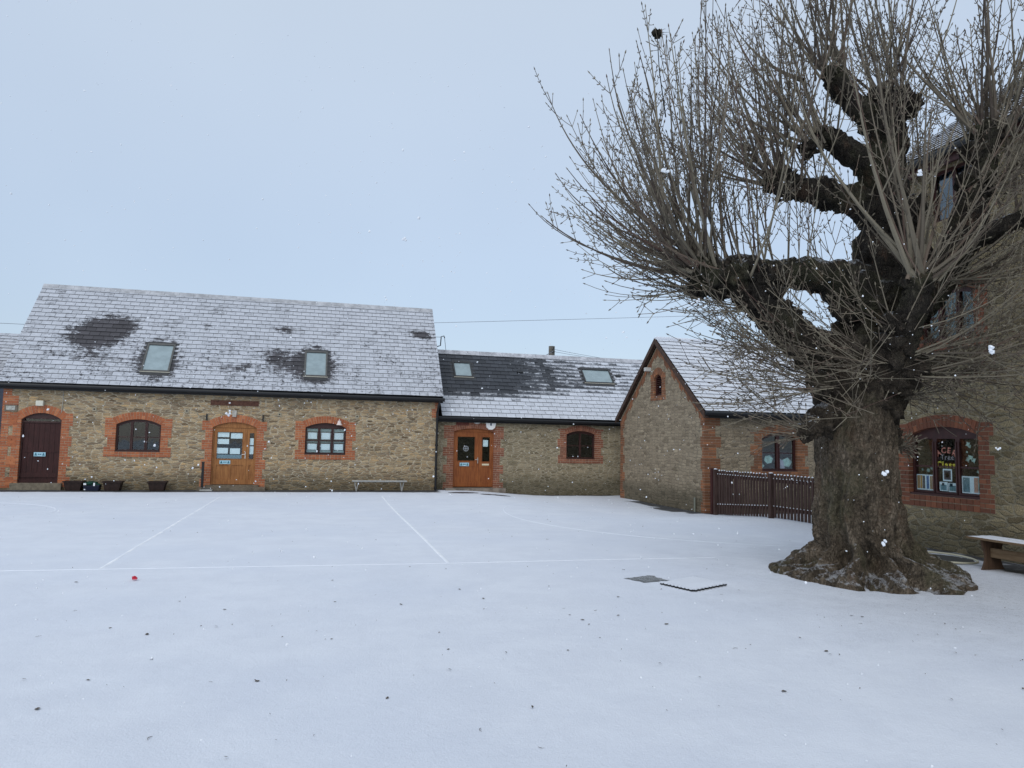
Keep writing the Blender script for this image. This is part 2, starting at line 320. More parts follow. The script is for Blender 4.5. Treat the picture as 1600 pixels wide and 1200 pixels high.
# ------------------------------------------------------------------ ground
def ss(a, b, x):
    x = max(0, min(1, (x-a)/(b-a))); return x*x*(3-2*x)
def gz0(x, y):
    z = -.2*ss(4.8, 8.0, x)*ss(14.5, 18.3, y)
    return z+.012*mn.noise(Vector((x*.35, y*.35, 3)))
def gz(x, y):
    i, j = math.floor(x*2)/2, math.floor(y*2)/2; a, b = (x-i)*2, (y-j)*2
    return (gz0(i, j)*(1-a)+gz0(i+.5, j)*a)*(1-b)+(gz0(i, j+.5)*(1-a)+gz0(i+.5, j+.5)*a)*b
def ground_mat():
    t = NT('snow_dusted_tarmac'); v = t.obj(); o = t.sep(v)
    n1 = t.noise(v, 1.6, 5, .65); n2 = t.noise(v, 9, 5, .7); n3 = t.noise(v, 70, 4, .75); nl = t.noise(v, .35, 3, .5); n4 = t.noise(v, 240, 2, .6)
    wig = t.math('ADD', t.math('MULTIPLY_ADD', n1, .5, -.25), t.math('MULTIPLY_ADD', n2, .24, -.12))
    def boxd(x0, x1, y0, y1):
        dx = t.math('SUBTRACT', t.math('ABSOLUTE', t.math('SUBTRACT', o[0], (x0+x1)/2)), (x1-x0)/2)
        dy = t.math('SUBTRACT', t.math('ABSOLUTE', t.math('SUBTRACT', o[1], (y0+y1)/2)), (y1-y0)/2)
        return t.math('MAXIMUM', dx, dy)
    d = boxd(-30, 4.0, 23.75, 26)                       # bare strip along the long barn
    for b in ((4.0, 10.6, 24.9, 26), (9.95, 10.5, 18.2, 22.5), (9.65, 10.5, 18.7, 20.2), (10.3, 20, 17.9, 18.4), (9.7, 10, -4, 11.2), (9.15, 10, 5, 8.55)):
        d = t.math('MINIMUM', d, boxd(*b))
    d = t.math('ADD', d, wig)
    bare = t.math('SUBTRACT', 1, t.step(d, -.10, .10))
    # grit showing through round the tree and the right wall
    dx = t.math('SUBTRACT', o[0], 7.9); dy = t.math('SUBTRACT', o[1], 7.2)
    rr = t.math('SQRT', t.math('ADD', t.math('MULTIPLY', dx, dx), t.math('MULTIPLY', dy, dy)))
    near = t.math('SUBTRACT', 1, t.step(t.math('ADD', rr, t.math('MULTIPLY', n1, 2.2)), 2.2, 5.8))
    near = t.math('MAXIMUM', near, t.math('MULTIPLY', t.step(o[0], 7.6, 10), .8))
    grit = t.step(t.math('ADD', t.math('MULTIPLY', n3, .75), t.math('MULTIPLY', n2, .3)), .50, .68)
    band = t.step(t.math('ADD', o[1], t.math('MULTIPLY', n1, .5)), 12.9, 13.4)
    thin = t.math('ADD', t.math('MULTIPLY', near, .50), t.math('MULTIPLY_ADD', t.step(nl, .35, .7), .06, .012))
    thin = t.math('ADD', thin, t.math('MULTIPLY', band, .045))
    thin = t.math('MULTIPLY', thin, t.math('MULTIPLY_ADD', grit, .95, .35), clamp=True)
    speck = t.math('MULTIPLY', t.step(n4, .66, .74), t.step(n2, .52, .66))
    thin = t.math('ADD', thin, t.math('MULTIPLY', speck, .30), clamp=True)
    tar = t.mix(t.step(n3, .4, .6), (.032, .034, .038), (.07, .072, .076))
    tar = t.mix(t.math('MULTIPLY', t.step(n2, .55, .72), .55), tar, (.40, .43, .46))
    sn = t.mix(t.step(n1, .3, .7), (.655, .69, .76), (.71, .745, .81))
    sn = t.mix(t.math('MULTIPLY', t.step(nl, .4, .65), .5), sn, (.65, .695, .785))
    c = t.mix(thin, sn, (.20, .21, .225)); c = t.mix(bare, c, tar); t.col(c)
    t.put(t.b.inputs['Roughness'], t.math('MULTIPLY_ADD', bare, -.25, .85))
    h = t.math('ADD', t.math('MULTIPLY', n3, .5), t.math('ADD', t.math('MULTIPLY', n2, .9), t.math('MULTIPLY', n4, .15)))
    t.bump(t.math('ADD', h, t.math('MULTIPLY', bare, -1.5)), .009); return t.m
def build_ground():
    xs = [-400, -150, -60, -30, -20]+[-16+i*.5 for i in range(65)]+[20, 30, 60, 150, 400]
    ys = [-400, -150, -60, -30, -15]+[-8+i*.5 for i in range(72)]+[32, 45, 80, 160, 400]
    mb = MB(); W_ = len(xs)
    P = [(x, y, gz(x, y)) for y in ys for x in xs]
    mb.add(P, [(j*W_+i, j*W_+i+1, (j+1)*W_+i+1, (j+1)*W_+i) for j in range(len(ys)-1) for i in range(W_-1)])
    o = mb.build('ground', ground_mat(), smooth=True); tag(o, 'playground tarmac under a thin even layer of fresh snow', kind='structure')
build_ground()
def line_mat():
    t = NT('snowy_line_paint'); v = t.obj(); n = t.noise(v, 5, 5, .7); n3 = t.noise(v, 60, 3)
    t.col(t.mix(t.step(n, .35, .62), (.70, .735, .80), (.84, .86, .89))); t.bump(n3, .004); return t.m
M['line'] = line_mat()
M['faint_line'] = simple('faint_snowy_line', (.715,.75,.815), .85, .2, .06, 6)
def strip(pts, wd, label):
    mb = MB(); n = len(pts); P = []
    dense = []
    for i in range(n-1):
        a, b = Vector(pts[i]), Vector(pts[i+1]); k = max(1, int((b-a).length/.25))
        dense += [a.lerp(b, j/k) for j in range(k)]
    dense.append(Vector(pts[-1]))
    for i, p in enumerate(dense):
        t = (dense[min(i+1, len(dense)-1)]-dense[max(i-1, 0)]).normalized(); s = Vector((-t.y, t.x))*wd/2*(1+.25*mn.noise(Vector((p.x*3, p.y*3, 0))))
        for k_, h_ in ((1.25, -.004), (.5, .0045), (-.5, .0045), (-1.25, -.004)): q = p+s*k_; P.append((q.x, q.y, gz(q.x, q.y)+h_))
    mb.add(P, [(4*i+k_, 4*i+k_+1, 4*i+k_+5, 4*i+k_+4) for i in range(len(dense)-1) for k_ in range(3)])
    o = mb.build('court_line', M['line'] if wd > .05 else M['faint_line'], loc=(0, 0, 0)); tag(o, label, kind='structure')
strip([(-2.52, 21.8), (-2.48, 10.02)], .055, 'straight snow covered court line running back to the orange brown double door')
strip([(1.93, 22.0), (1.85, 18.8), (1.78, 9.85)], .055, 'straight snow covered court line running back to the pale metal bench')
strip([(-9, 10.1), (-3.55, 10.04), (1.8, 9.86), (5.7, 9.75)], .034, 'long cross court line running from the left edge towards the tree')
strip([(-5.6-4.2*math.cos(a), 17.3+3.2*math.sin(a)) if False else (-8.6+3.3*math.cos(a), 17.3+3.0*math.sin(a)) for a in [R(k) for k in range(-80, 81, 5)]], .034, 'curved court line at the far left of the playground')
strip([(9.3-5.0*math.cos(a), 16.0+5.6*math.sin(a)) for a in [R(k) for k in range(-80, 52, 4)]], .03, 'faint large curved court line in front of the small brick door building')

def patch(name, pts, mat, label, z=.007, kind='structure'):
    mb = MB(); mb.add([(x, y, gz(x, y)+z) for x, y in pts], [tuple(range(len(pts)))]); o = mb.build(name, mat); tag(o, label, kind=kind); return o
def wet_mat():
    t = NT('bare_wet_tarmac'); v = t.obj(); n = t.noise(v, 55, 4, .75); n2 = t.noise(v, 8, 4, .7)
    t.col(t.mix(t.step(t.math('ADD', n, t.math('MULTIPLY', n2, .35)), .55, .85), (.075, .078, .08), (.36, .38, .40))); t.bump(n, .006); t.b.inputs['Roughness'].default_value = .6; return t.m
M['wet'] = wet_mat()
def ragged(poly, amp=.03, seed=0):
    out = []
    for i in range(len(poly)):
        a, b = Vector(poly[i]), Vector(poly[(i+1) % len(poly)]); k = max(2, int((b-a).length/.03))
        for j in range(k):
            p = a.lerp(b, j/k); out.append((p.x+amp*mn.noise(Vector((p.x*14, p.y*14, seed))), p.y+amp*mn.noise(Vector((p.x*14, p.y*14, seed+5)))))
    return out
patch('bare_patch', ragged([(3.66, 8.33), (3.78, 8.04), (4.13, 8.11), (4.06, 8.45)], .05), M['wet'], 'dark bare tarmac square where the foam mat had lain')
for cx, cy, lb in ((4.68, 23.55, 'dark bare oval in the snow before the right hand double door, nearer the barn'), (5.62, 23.0, 'dark bare oval in the snow before the right hand double door, further from the barn')):
    patch('bare_patch', ragged([(cx+.5*math.cos(a), cy+.28*math.sin(a)) for a in [2*PI*k/20 for k in range(20)]], .06, cx), simple('wet_dark_mat', (.05,.052,.06), .5, .4, .3, 20), lb)

# ------------------------------------------------------------------ brick dressings
def dressing(parent, fr, u0, u1, v0, v1, rise, brick, wide=.31, nar=.21, ring=.225, sill=True, sill_h=.16, v_bot=None, mort='mortar', single=False, left=True, right=True, sc=1.0):
    """toothed brick jambs, segmental arch ring and sill round an opening"""
    ch = .0755*sc; mb = MB(); mo = MB(); g = .0065
    vb = v0-(sill_h if sill else 0) if v_bot is None else v_bot
    top = v1+.20; nrow = int(round((top-vb)/ch)); ch = (top-vb)/nrow; blk = 4
    for side in ([-1] if left else [])+([1] if right else []):
        e_ = u0 if side < 0 else u1
        i = 0; b_ = 0
        while i < nrow:
            k = min(blk, nrow-i); wd = wide if (b_ % 2 == 0) != (i+k >= nrow) else nar
            if i+k >= nrow: wd = wide
            wd += random.uniform(-.015, .015)
            va, vb_ = vb+i*ch, vb+(i+k)*ch
            if side < 0: mo.fbox(fr, e_-wd, e_, va, vb_, -.2, .004)
            else: mo.fbox(fr, e_, e_+wd, va, vb_, -.2, .004)
            for r in range(k):
                y0 = va+r*ch+g; y1 = va+(r+1)*ch-g
                cuts = [0, wd*.36, wd] if (i+r) % 2 else [0, wd*.68, wd]
                for a, b in zip(cuts, cuts[1:]):
                    p, q = a+g, b-g
                    if a == 0: p = -.003
                    ww = .012+random.uniform(-.003, .003)
                    if side < 0: mb.fbox(fr, e_-q, e_-p, y0, y1, -.19, ww)
                    else: mb.fbox(fr, e_+p, e_+q, y0, y1, -.19, ww)
            i += k; b_ += 1
    # arch
    inn = arc_pts(u0, u1, v1, rise, 24, 0); outr = arc_pts(u0, u1, v1, rise, 24, ring)
    mo.fpoly(fr, inn+outr[::-1], -.2, .0065)
    c = (u0+u1)/2; h = (u1-u0)/2; r = (h*h+rise*rise)/(2*rise); a = math.asin(h/r); cy = v1+rise-r
    nb = int(2*a*(r+ring*.5)/.078)
    for i in range(nb):
        a0 = -a+2*a*i/nb; a1 = -a+2*a*(i+1)/nb; da = .0045/r
        for r0, r1 in (((-.003, ring-.006),) if (single or i % 2) else ((-.003, ring*.5-.004), (ring*.5+.004, ring-.006))):
            poly = [(c+(r+rr)*math.sin(aa), cy+(r+rr)*math.cos(aa)) for aa, rr in ((a0+da, r0), (a1-da, r0), (a1-da, r1), (a0+da, r1))]
            mb.fpoly(fr, poly, -.19, .0145+random.uniform(-.003, .003))
    if sill:
        mo.fbox(fr, u0+.0005, u1-.0005, v0-sill_h, v0-.006, -.2, .0055)
        nb = int((u1-u0)/.115)
        for i in range(nb):
            a_, b_ = u0+(u1-u0)*i/nb+g, u0+(u1-u0)*(i+1)/nb-g
            for k in range(2):
                mb.fbox(fr, a_, b_, v0-sill_h+k*sill_h/2+g*(k+.5), v0-sill_h+(k+1)*sill_h/2-g-.004*k, -.19, .017+random.uniform(-.003, .004))
    o = mo.build('brick_surround', M[mort], parent)
    p = mb.build('bricks', M[brick], o); return o
def quoins(parent, fr, ucorner, side, v0, v1, brick, wide=.34, nar=.2, mort='mortar', w0=-.19):
    ch = .0755; mb = MB(); mo = MB(); g = .0065; n = int((v1-v0)/ch); b_ = 0; i = 0
    while i < n:
        k = min(4, n-i); wd = (wide if b_ % 2 == 0 else nar)+random.uniform(-.02, .02)
        a, b = (ucorner, ucorner+wd) if side > 0 else (ucorner-wd, ucorner)
        mo.fbox(fr, a, b, v0+i*ch, v0+(i+k)*ch, w0, .004)
        for r in range(k):
            y0 = v0+(i+r)*ch+g; y1 = y0+ch-2*g; cut = wd*(.34 if (i+r) % 2 else .68)
            for p, q in ((0, cut), (cut, wd)):
                a_, b2 = (ucorner+p, ucorner+q) if side > 0 else (ucorner-q, ucorner-p)
                mb.fbox(fr, a_+(g if p or side < 0 else -.012), b2-(g if p or side > 0 else -.012), y0, y1, w0-.0, .012+random.uniform(-.003, .003))
        i += k; b_ += 1
    o = mo.build('brick_quoin', M[mort], parent); mb.build('bricks', M[brick], o)
def window(parent, fr, u0, u1, v0, v1, rise, lights, mat, bar=.53, wf=-.085, papers=None, fw=.055, mull=.075, label=None, head=0.0, gd=.030):
    """timber casement window with one glazing bar across each light"""
    mb = MB(); holes = []; top = v1-head; iw = (u1-u0-2*fw-mull*(lights-1))/lights; vb = v0+fw+.01; gl = []
    c = (u0+u1)/2; h = (u1-u0)/2; r = (h*h+rise*rise)/(2*rise); cy = v1+rise-r
    def av(u): return (cy+math.sqrt(max(0, r*r-(u-c)**2))-fw-.01) if head <= 0 else top
    for i in range(lights):
        a = u0+fw+i*(iw+mull); b = a+iw; mid = vb+(top-vb)*bar
        holes.append([(a, vb), (b, vb), (b, mid-.013), (a, mid-.013)])
        arc = [(b-(b-a)*k/4, av(b-(b-a)*k/4)-(0 if head > 0 else .02)) for k in range(5)]
        holes.append([(a, mid+.013), (b, mid+.013)]+arc)
        gl.append((a, b))
    holed(mb, fr, arch_poly(u0+.001, u1-.001, v0+.001, v1, rise-.004), holes, wf-.06, wf)
    # casement beads
    for i, (a, b) in enumerate(gl):
        mb.fbox(fr, a-.028, a-.002, vb, top-.05, wf, wf+.014); mb.fbox(fr, b+.002, b+.028, vb, top-.05, wf, wf+.014)
        mb.fbox(fr, a-.028, b+.028, vb-.03, vb-.002, wf, wf+.016)
    f = mb.build('window', mat, parent)
    if label: f['label'] = label
    for a, b in gl:
        g = MB(); g.fbox(fr, a-.01, b+.01, vb-.01, max(av(a), av(b), av((a+b)/2))-.012, wf-gd-.005, wf-gd); g.build('pane', M['glass'], f)
    s = MB(); s.fbox(fr, u0+.003, u1-.003, v0-.004, v0+.028, wf+.001, -.004); s.build('sill', mat, f)
    return f, gl
def wall_mb(fr, outline, holes, th=.4):
    mb = MB(); holed(mb, fr, outline, holes, -th, 0); return mb

def hole_of(u0, u1, v0, v1, rise, e_=.09):
    return [(u0-e_, v0-e_), (u1+e_, v0-e_)]+arc_pts(u0-e_, u1+e_, v1+.02, rise+.05, 12)

M['slate_edge'] = simple('bare_slate_edge', (.028,.029,.033), .8, .2, .3, 12)
# slates -----------------------------------------------------------
def slates(parent, x0, x1, eave, ridge, mat, expo=.215, tw=.30, skips=(), flip=1, name='roof', axis='x', umin=None, stagger=.5):
    """slates from eave point (y,z) up to ridge (y,z) along x; axis 'y' swaps x and y. skips: (u0,u1,s0,s1)"""
    dy, dz = ridge[0]-eave[0], ridge[1]-eave[1]; L = math.hypot(dy, dz); cy, cz = dy/L, dz/L; ny, nz_ = -cz*(1 if dy > 0 else -1), abs(cy)
    mb = MB(); uv = []
    rnd = random.Random(3)
    def P(u, s_, h):
        y = eave[0]+cy*s_+ny*h; z = eave[1]+cz*s_+nz_*h
        return (u, y, z) if axis == 'x' else (y, u, z)
    nrow = int(L/expo)+1; expo = L/nrow
    def put(a, b, s0, s1, h0, h1, th):
        j = rnd.uniform(-.004, .004); k = rnd.uniform(0, .004)
        vs_ = [P(a, s0+j, h0+k), P(b, s0+j, h0+k), P(b, s1, h1), P(a, s1, h1), P(a, s0+j, h0+th+k), P(b, s0+j, h0+th+k), P(b, s1, h1+th), P(a, s1, h1+th)]
        mb.add(vs_, [(4,5,6,7)]); mb.add(vs_, [(3,2,1,0),(0,1,5,4),(1,2,6,5),(2,3,7,6),(3,0,4,7)], 1)
        for u_, s_ in ((a,s0),(b,s0),(b,s1),(a,s1))*4: uv.append((u_, s_))
    for r in range(nrow):
        s0 = r*expo; s1 = min(s0+expo+.05, L)
        u = x0-(tw*stagger if r % 2 else 0); 
        while u < x1-.01:
            a, b = max(u, x0), min(u+tw, x1); u += tw
            if b-a < .03: continue
            segs = [(a+.0045, b-.0045)]
            for (k0, k1, t0, t1) in skips:
                if s0+expo > t0+.02 and s0 < t1-.02:
                    ns = []
                    for p, q in segs:
                        if q <= k0 or p >= k1: ns.append((p, q)); continue
                        if p < k0: ns.append((p, k0))
                        if q > k1: ns.append((k1, q))
                    segs = ns
            for p, q in segs:
                if q-p > .02: put(p, q, s0, s1, .024, .003, .012)
    # deck underneath
    deck = MB(); d = [P(x0+.01, .02, -.09), P(x1-.01, .02, -.09), P(x1-.01, L, -.09), P(x0+.01, L, -.09), P(x0+.01, .02, .0), P(x1-.01, .02, .0), P(x1-.01, L, .0), P(x0+.01, L, .0)]
    deck.add(d, [(3,2,1,0),(4,5,6,7),(0,1,5,4),(1,2,6,5),(2,3,7,6),(3,0,4,7)])
    o = deck.build(name, M['black'], parent)
    mb.build('slates', [mat, M['slate_edge']], o, uv=uv)
    return o, P, L
def skylight(parent, P, u0, u1, s0, s1, frame_mat, pane=True, th=.07):
    mb = MB()
    def bx(a, b, c, d, h0, h1, mi=0):
        vs_ = [P(a, c, h0), P(b, c, h0), P(b, d, h0), P(a, d, h0), P(a, c, h1), P(b, c, h1), P(b, d, h1), P(a, d, h1)]
        mb.add(vs_, [(3,2,1,0),(4,5,6,7),(0,1,5,4),(1,2,6,5),(2,3,7,6),(3,0,4,7)], mi)
    f = .055
    bx(u0, u0+f, s0, s1, -.02, th); bx(u1-f, u1, s0, s1, -.02, th); bx(u0+f, u1-f, s0, s0+f, -.02, th-.008); bx(u0+f, u1-f, s1-f*1.4, s1, -.02, th+.012)
    bx(u0-.10, u0-.001, s0-.08, s1+.08, .012, .03, 1); bx(u1+.001, u1+.10, s0-.08, s1+.08, .012, .03, 1)
    bx(u0, u1, s0-.16, s0-.001, .012, .034, 1); bx(u0, u1, s1+.001, s1+.10, .012, .045, 1)
    o = mb.build('skylight', [frame_mat, M['lead']], parent)
    g = MB(); mb = g; bx(u0+f+.001, u1-f-.001, s0+f+.001, s1-f*1.4-.001, .02, .045); g.build('pane', M['skyglass'], o)
    g = MB(); mb = g; bx(u0-.02, u1+.02, s0-.03, s0-.002, .02, .05); g.build('sill_flashing', simple('pale_flashing', (.42,.40,.34), .6), o)
    return o
M['lead'] = simple('dark_lead_flashing', (.035,.036,.038), .55, .4, .2, 8)
M['sky_frame'] = simple('grey_window_frame', (.085,.085,.08), .5, .4, .2, 6)
M['plaster_box'] = simple('cream_plastic', (.62,.60,.50), .5, .4)

def gutter(parent, pts_a, pts_b, name='gutter', r=.06, snow=False):
    mb = MB(); mb.tube([pts_a, pts_b], r, 10); mb.build(name, M['black'], parent)
def downpipe(parent, pts, r=.038):
    mb = MB(); mb.tube(pts, r, 10)
    p = [Vector(q) for q in pts]; a, b = p[-2], p[-1]
    for k in (.08, .42, .72, .97):
        c = a.lerp(b, k); mb.tube([c-Z*.035, c+Z*.035], r*1.35, 10)
    mb.build('downpipe', M['black'], parent, smooth=False)

# ================================================================== LONG STONE BARN (left)
YA, XA0, XA1, EA, HW = 24.72, -8.98, 3.97, 3.13, 2.893
A = thing('stone_barn', ((XA0+XA1)/2, YA, 0), 'long tan stone barn on the left with steep snow dusted slate roof', 'building')
fA = Frame((0, YA, 0), (1, 0, 0), (0, -1, 0))
dA1 = (-8.48, -7.41, .28, 2.08, .20)
wA1 = (-5.93, -4.66, 1.16, 1.99, .17)
dA2 = (-3.17, -1.85, .17, 1.97, .17)
wA2 = (-.36, .935, 1.15, 2.03, .155)
wl = wall_mb(fA, [(XA0, -.4), (XA1, -.4), (XA1, 3.08), (XA0, 3.08)], [hole_of(*q) for q in (dA1, wA1, dA2, wA2)])
wl.box((XA0, YA+.4005, -.4), (XA0+.35, YA+2*HW, 3.08)); wl.box((XA1-.35, YA+.4005, -.4), (XA1, YA+2*HW, 3.08)); wl.box((XA0+.3505, YA+2*HW-.35, -.4), (XA1-.3505, YA+2*HW, 3.08))
for x0, x1 in ((XA0+.001, XA0+.34), (XA1-.34, XA1-.001)):
    wl.add([(x0, YA, 3.0801), (x0, YA+2*HW, 3.0801), (x0, YA+HW, 6.5), (x1, YA, 3.0801), (x1, YA+2*HW, 3.0801), (x1, YA+HW, 6.5)], [(0,1,2),(5,4,3),(0,3,4,1),(1,4,5,2),(2,5,3,0)])
wl.build('wall', M['stoneA'], A)
f_ = MB(); f_.box((XA0+.36, YA+.41, .1), (XA1-.36, YA+2*HW-.36, .14)); f_.box((XA0+.36, YA+.41, 2.95), (XA1-.36, YA+2*HW-.36, 2.99))
for x in (-6.6, -3.9, -1.2): f_.box((x, YA+.41, .1), (x+.1, YA+2*HW-.36, 2.95))
f_.build('interior_floor', M['room'], A)
dressing(A, fA, *dA1, 'brickA', sill=False, v_bot=.08, ring=.24)
dressing(A, fA, *wA1, 'brickA')
dressing(A, fA, *dA2, 'brickA', sill=False, v_bot=.05, ring=.24)
dressing(A, fA, *wA2, 'brickA')
quoins(A, fA, XA0, 1, .05, 3.0, 'brickA', wide=.42, nar=.2)
quoins(A, fA, XA1, -1, 2.45, 3.05, 'brickA', wide=.22, nar=.14)
# plinth steps
mb = MB(); mb.fbox(fA, -8.62, -7.28, -.3, .20, -.3, .14); mb.build('door_step', simple('worn_stone_step', (.20,.17,.125), .9, .2, .3, 7, bump=.01), A)
mb = MB(); mb.fbox(fA, -3.5, -1.5, -.3, .10, -.3, .35); mb.fbox(fA, -3.30, -1.72, -.3, .165, -.3, .12); mb.build('door_step', simple('wet_concrete_step', (.16,.13,.095), .8, .3, .3, 7, bump=.008), A)
# windows and what is seen in them
window(A, fA, *wA1, 3, M['brown_wood'], bar=.5, label='dark brown arched three light window with bare dim panes')
W2, gl = window(A, fA, *wA2, 3, M['brown_wood'], bar=.5, label='dark brown arched three light window with white sheets in every pane', head=.03)
for i, (a, b) in enumerate(gl):
    for v0_, v1_ in ((1.30, 1.50), (1.655, 1.865)):
        mb = MB(); v0_ += random.uniform(-.01, .01); mb.fbox(fA, a+.03, b-.025, v0_, v1_, -.140, -.136)
        mb.build('paper_sheet', M['paper'], W2)
    for q0, q1 in ((1.22, 1.285), (1.90, 1.99), (1.54, 1.575)):
        mb = MB(); mb.fbox(fA, a-.005, b+.005, q0, q1, -.150, -.146); mb.build('blind_strip', M['blind'], W2)
# plank door far left
mb = MB(); n = 7
u0, u1 = dA1[0]+.045, dA1[1]-.045
for i in range(n):
    a, b = u0+(u1-u0)*i/n, u0+(u1-u0)*(i+1)/n; mb.fbox(fA, a+.003, b-.003, .30, 1.98, -.145, -.10+random.uniform(-.003, .003))
mb.fbox(fA, u0, u1, .281, 1.98, -.16, -.112); mb.fbox(fA, dA1[0]+.002, dA1[1]-.002, .2, .30, -.165, -.06)
mb.fbox(fA, u0+.002, u1-.002, .36, .50, -.10, -.078); mb.fbox(fA, u0+.002, u1-.002, 1.10, 1.13, -.10, -.085)
DA1 = mb.build('door', wood('dark_oxblood_planks', (.028,.009,.008), (.052,.017,.015), .55), A); DA1['label'] = 'dark oxblood plank door with a small pale blue sign'
mb = MB(); holed(mb, fA, arch_poly(dA1[0]+.001, dA1[1]-.001, .285, 2.08, .196), [[(u0-.003, .287), (u1+.003, .287), (u1+.003, 1.985), (u0-.003, 1.985)], [(u0+.02, 2.03), (u1-.02, 2.03), (u1-.02, 2.10), (u0+.02, 2.10)]], -.17, -.07)
mb.build('door_frame', M['brown_wood'], A)
mb = MB(); mb.fbox(fA, u0+.015, u1-.015, 2.02, 2.11, -.135, -.13); mb.build('fanlight', M['glass'], DA1)
def distancing_sign(parent, fr, uc, vc, wd, hg, w_, label=None):
    mb = MB(); mb.fbox(fr, uc-wd/2, uc+wd/2, vc-hg/2, vc+hg/2, w_, w_+.008)
    s = mb.build('door_sign', M['sign'], parent)
    mb = MB(); k = hg/2
    for sd in (-1, 1):
        cu = uc+sd*wd*.33
        mb.fpoly(fr, [(cu+k*.28*math.cos(a), vc+k*.42+k*.28*math.sin(a)) for a in [2*PI*i/8 for i in range(8)]], w_+.008, w_+.011)
        mb.fpoly(fr, [(cu-k*.55, vc-k*.62), (cu+k*.55, vc-k*.62), (cu+k*.45, vc-k*.05), (cu, vc+k*.14), (cu-k*.45, vc-k*.05)], w_+.008, w_+.011)
        t_ = uc+sd*wd*.17; mb.fpoly(fr, [(t_, vc), (t_-sd*k*.5, vc+k*.35), (t_-sd*k*.5, vc-k*.35)][::sd], w_+.008, w_+.011)
    mb.fbox(fr, uc-wd*.07, uc+wd*.07, vc-k*.12, vc+k*.12, w_+.008, w_+.011)
    if parent.parent is None or parent.parent.parent is None:
        o = mb.build('pictogram', M['sign_ink'], parent)
    return s
distancing_sign(DA1, fA, -7.96, 1.045, .31, .12, -.078)
def double_door(parent, fr, u0, u1, v0, v1, rise, split, mat, gl_l, gl_r, lab):
    """wide glazed leaf at left, narrow glazed leaf at right; gl = (u0,u1,v0,v1)"""
    fw = .05
    mb = MB(); holed(mb, fr, arch_poly(u0+.001, u1-.001, v0+.002, v1, rise-.004), [[(u0+fw, v0+.004), (u1-fw, v0+.004), (u1-fw, v1-.01), (u0+fw, v1-.01)]], -.15, -.05)
    mb.build('door_frame', mat, parent)
    out = []
    for (a, b, g, np_) in ((u0+fw+.003, split-.003, gl_l, 2), (split+.003, u1-fw-.003, gl_r, 1)):
        mb = MB(); holes = [[(g[0], g[2]), (g[1], g[2]), (g[1], g[3]), (g[0], g[3])]]
        pa, pb = a+.085, b-.075; pt = g[2]-.20; pw = (pb-pa-.07*(np_-1))/np_
        for i in range(np_):
            q = pa+i*(pw+.07); holes.append([(q, v0+.16), (q+pw, v0+.16), (q+pw, pt), (q, pt)])
        holed(mb, fr, [(a, v0+.01), (b, v0+.01), (b, v1-.013), (a, v1-.013)], holes, -.115, -.07)
        mb.fbox(fr, a+.01, b-.01, v0+.05, pt+.03, -.114, -.088)
        gb = .012
        for q0, q1, r0, r1 in ((g[0]-gb, g[0]-.001, g[2]-gb, g[3]+gb), (g[1]+.001, g[1]+gb, g[2]-gb, g[3]+gb), (g[0], g[1], g[2]-gb, g[2]-.001), (g[0], g[1], g[3]+.001, g[3]+gb)):
            mb.fbox(fr, q0, q1, r0, r1, -.07, -.062)
        d = mb.build('door', mat, parent); out.append(d)
        d['label'] = lab+(' wide left leaf' if np_ == 2 else ' narrow right leaf')
        q = MB(); q.fbox(fr, g[0]-.01, g[1]+.01, g[2]-.01, g[3]+.01, -.099, -.093); q.build('glazing', M['glass'], d)
    h = MB(); h.fbox(fr, split-.05, split-.02, v0+.82, v0+1.02, -.069, -.06); h.tube([fr.p(split-.035, v0+.95, -.06), fr.p(split-.035, v0+.95, -.01), fr.p(split-.14, v0+.95, -.01)], .011, 8)
    h.build('handle', simple('worn_steel', (.55,.52,.48), .35, .5, metal=.8), out[0])
    return out
L_, R_ = double_door(A, fA, *dA2, -2.14, M['oak'], (-3.03, -2.28, .98, 1.82), (-2.06, -1.93, .98, 1.80), 'orange brown oak')
R_.children  # narrow leaf
mb = MB()
for a, b, c_, d_ in ((-3.02, -2.68, 1.66, 1.81), (-2.63, -2.28, 1.62, 1.79), (-3.02, -2.68, 1.44, 1.60), (-3.03, -2.70, 1.14, 1.32), (-2.64, -2.34, 1.13, 1.31)): mb.fbox(fA, a, b, c_, d_, -.104, -.101)
mb.build('paper_notices', M['paper'], L_)
mb = MB(); mb.fbox(fA, -3.03, -2.28, .985, 1.105, -.108, -.105); mb.build('frosting_film', simple('grey_blue_film', (.17,.25,.30), .5), L_)
mb = MB(); mb.fbox(fA, -2.055, -1.94, 1.42, 1.64, -.104, -.101); mb.fbox(fA, -2.055, -1.935, 1.13, 1.38, -.104, -.101); mb.build('paper_notices', M['paper'], R_)
distancing_sign(L_, fA, -2.77, .87, .32, .115, -.069)
# roof
tA = (6.652-EA)/(HW+.2)
def melt_grad(t, o): return 0.0
MLT = [(-7.0, 2.25, .72, .66, .80), (-6.5, 2.75, .66, .5, .55), (-4.97, 1.25, .56, .78, .75), (-.13, 1.25, .58, .80, .8), (-.95, 1.25, 1.0, .6, .26), (-1.25, 3.05, .3, .2, .38), (3.55, 3.15, .4, .22, .6), (-1.45, 1.7, .5, .3, .28), (-2.8, 1.0, .6, .3, .28), (-3.8, 3.0, .25, .2, .26), (-6.6, 1.2, 1.1, .3, .2)]
M['slateA'] = slate_mat('snow_dusted_grey_slate', (.055,.052,.058), cover=.56, melts=MLT, thin=.22, bits=.75)
skA1 = (-5.39, -4.56, .65, 1.95); skA2 = (-.49, .26, .72, 1.95)
RfA, PA, LA = slates(A, XA0-.12, XA1+.14, (YA-.2, EA+.02), (YA+HW, 6.652), M['slateA'], expo=.205, tw=.295, skips=(skA1, skA2))
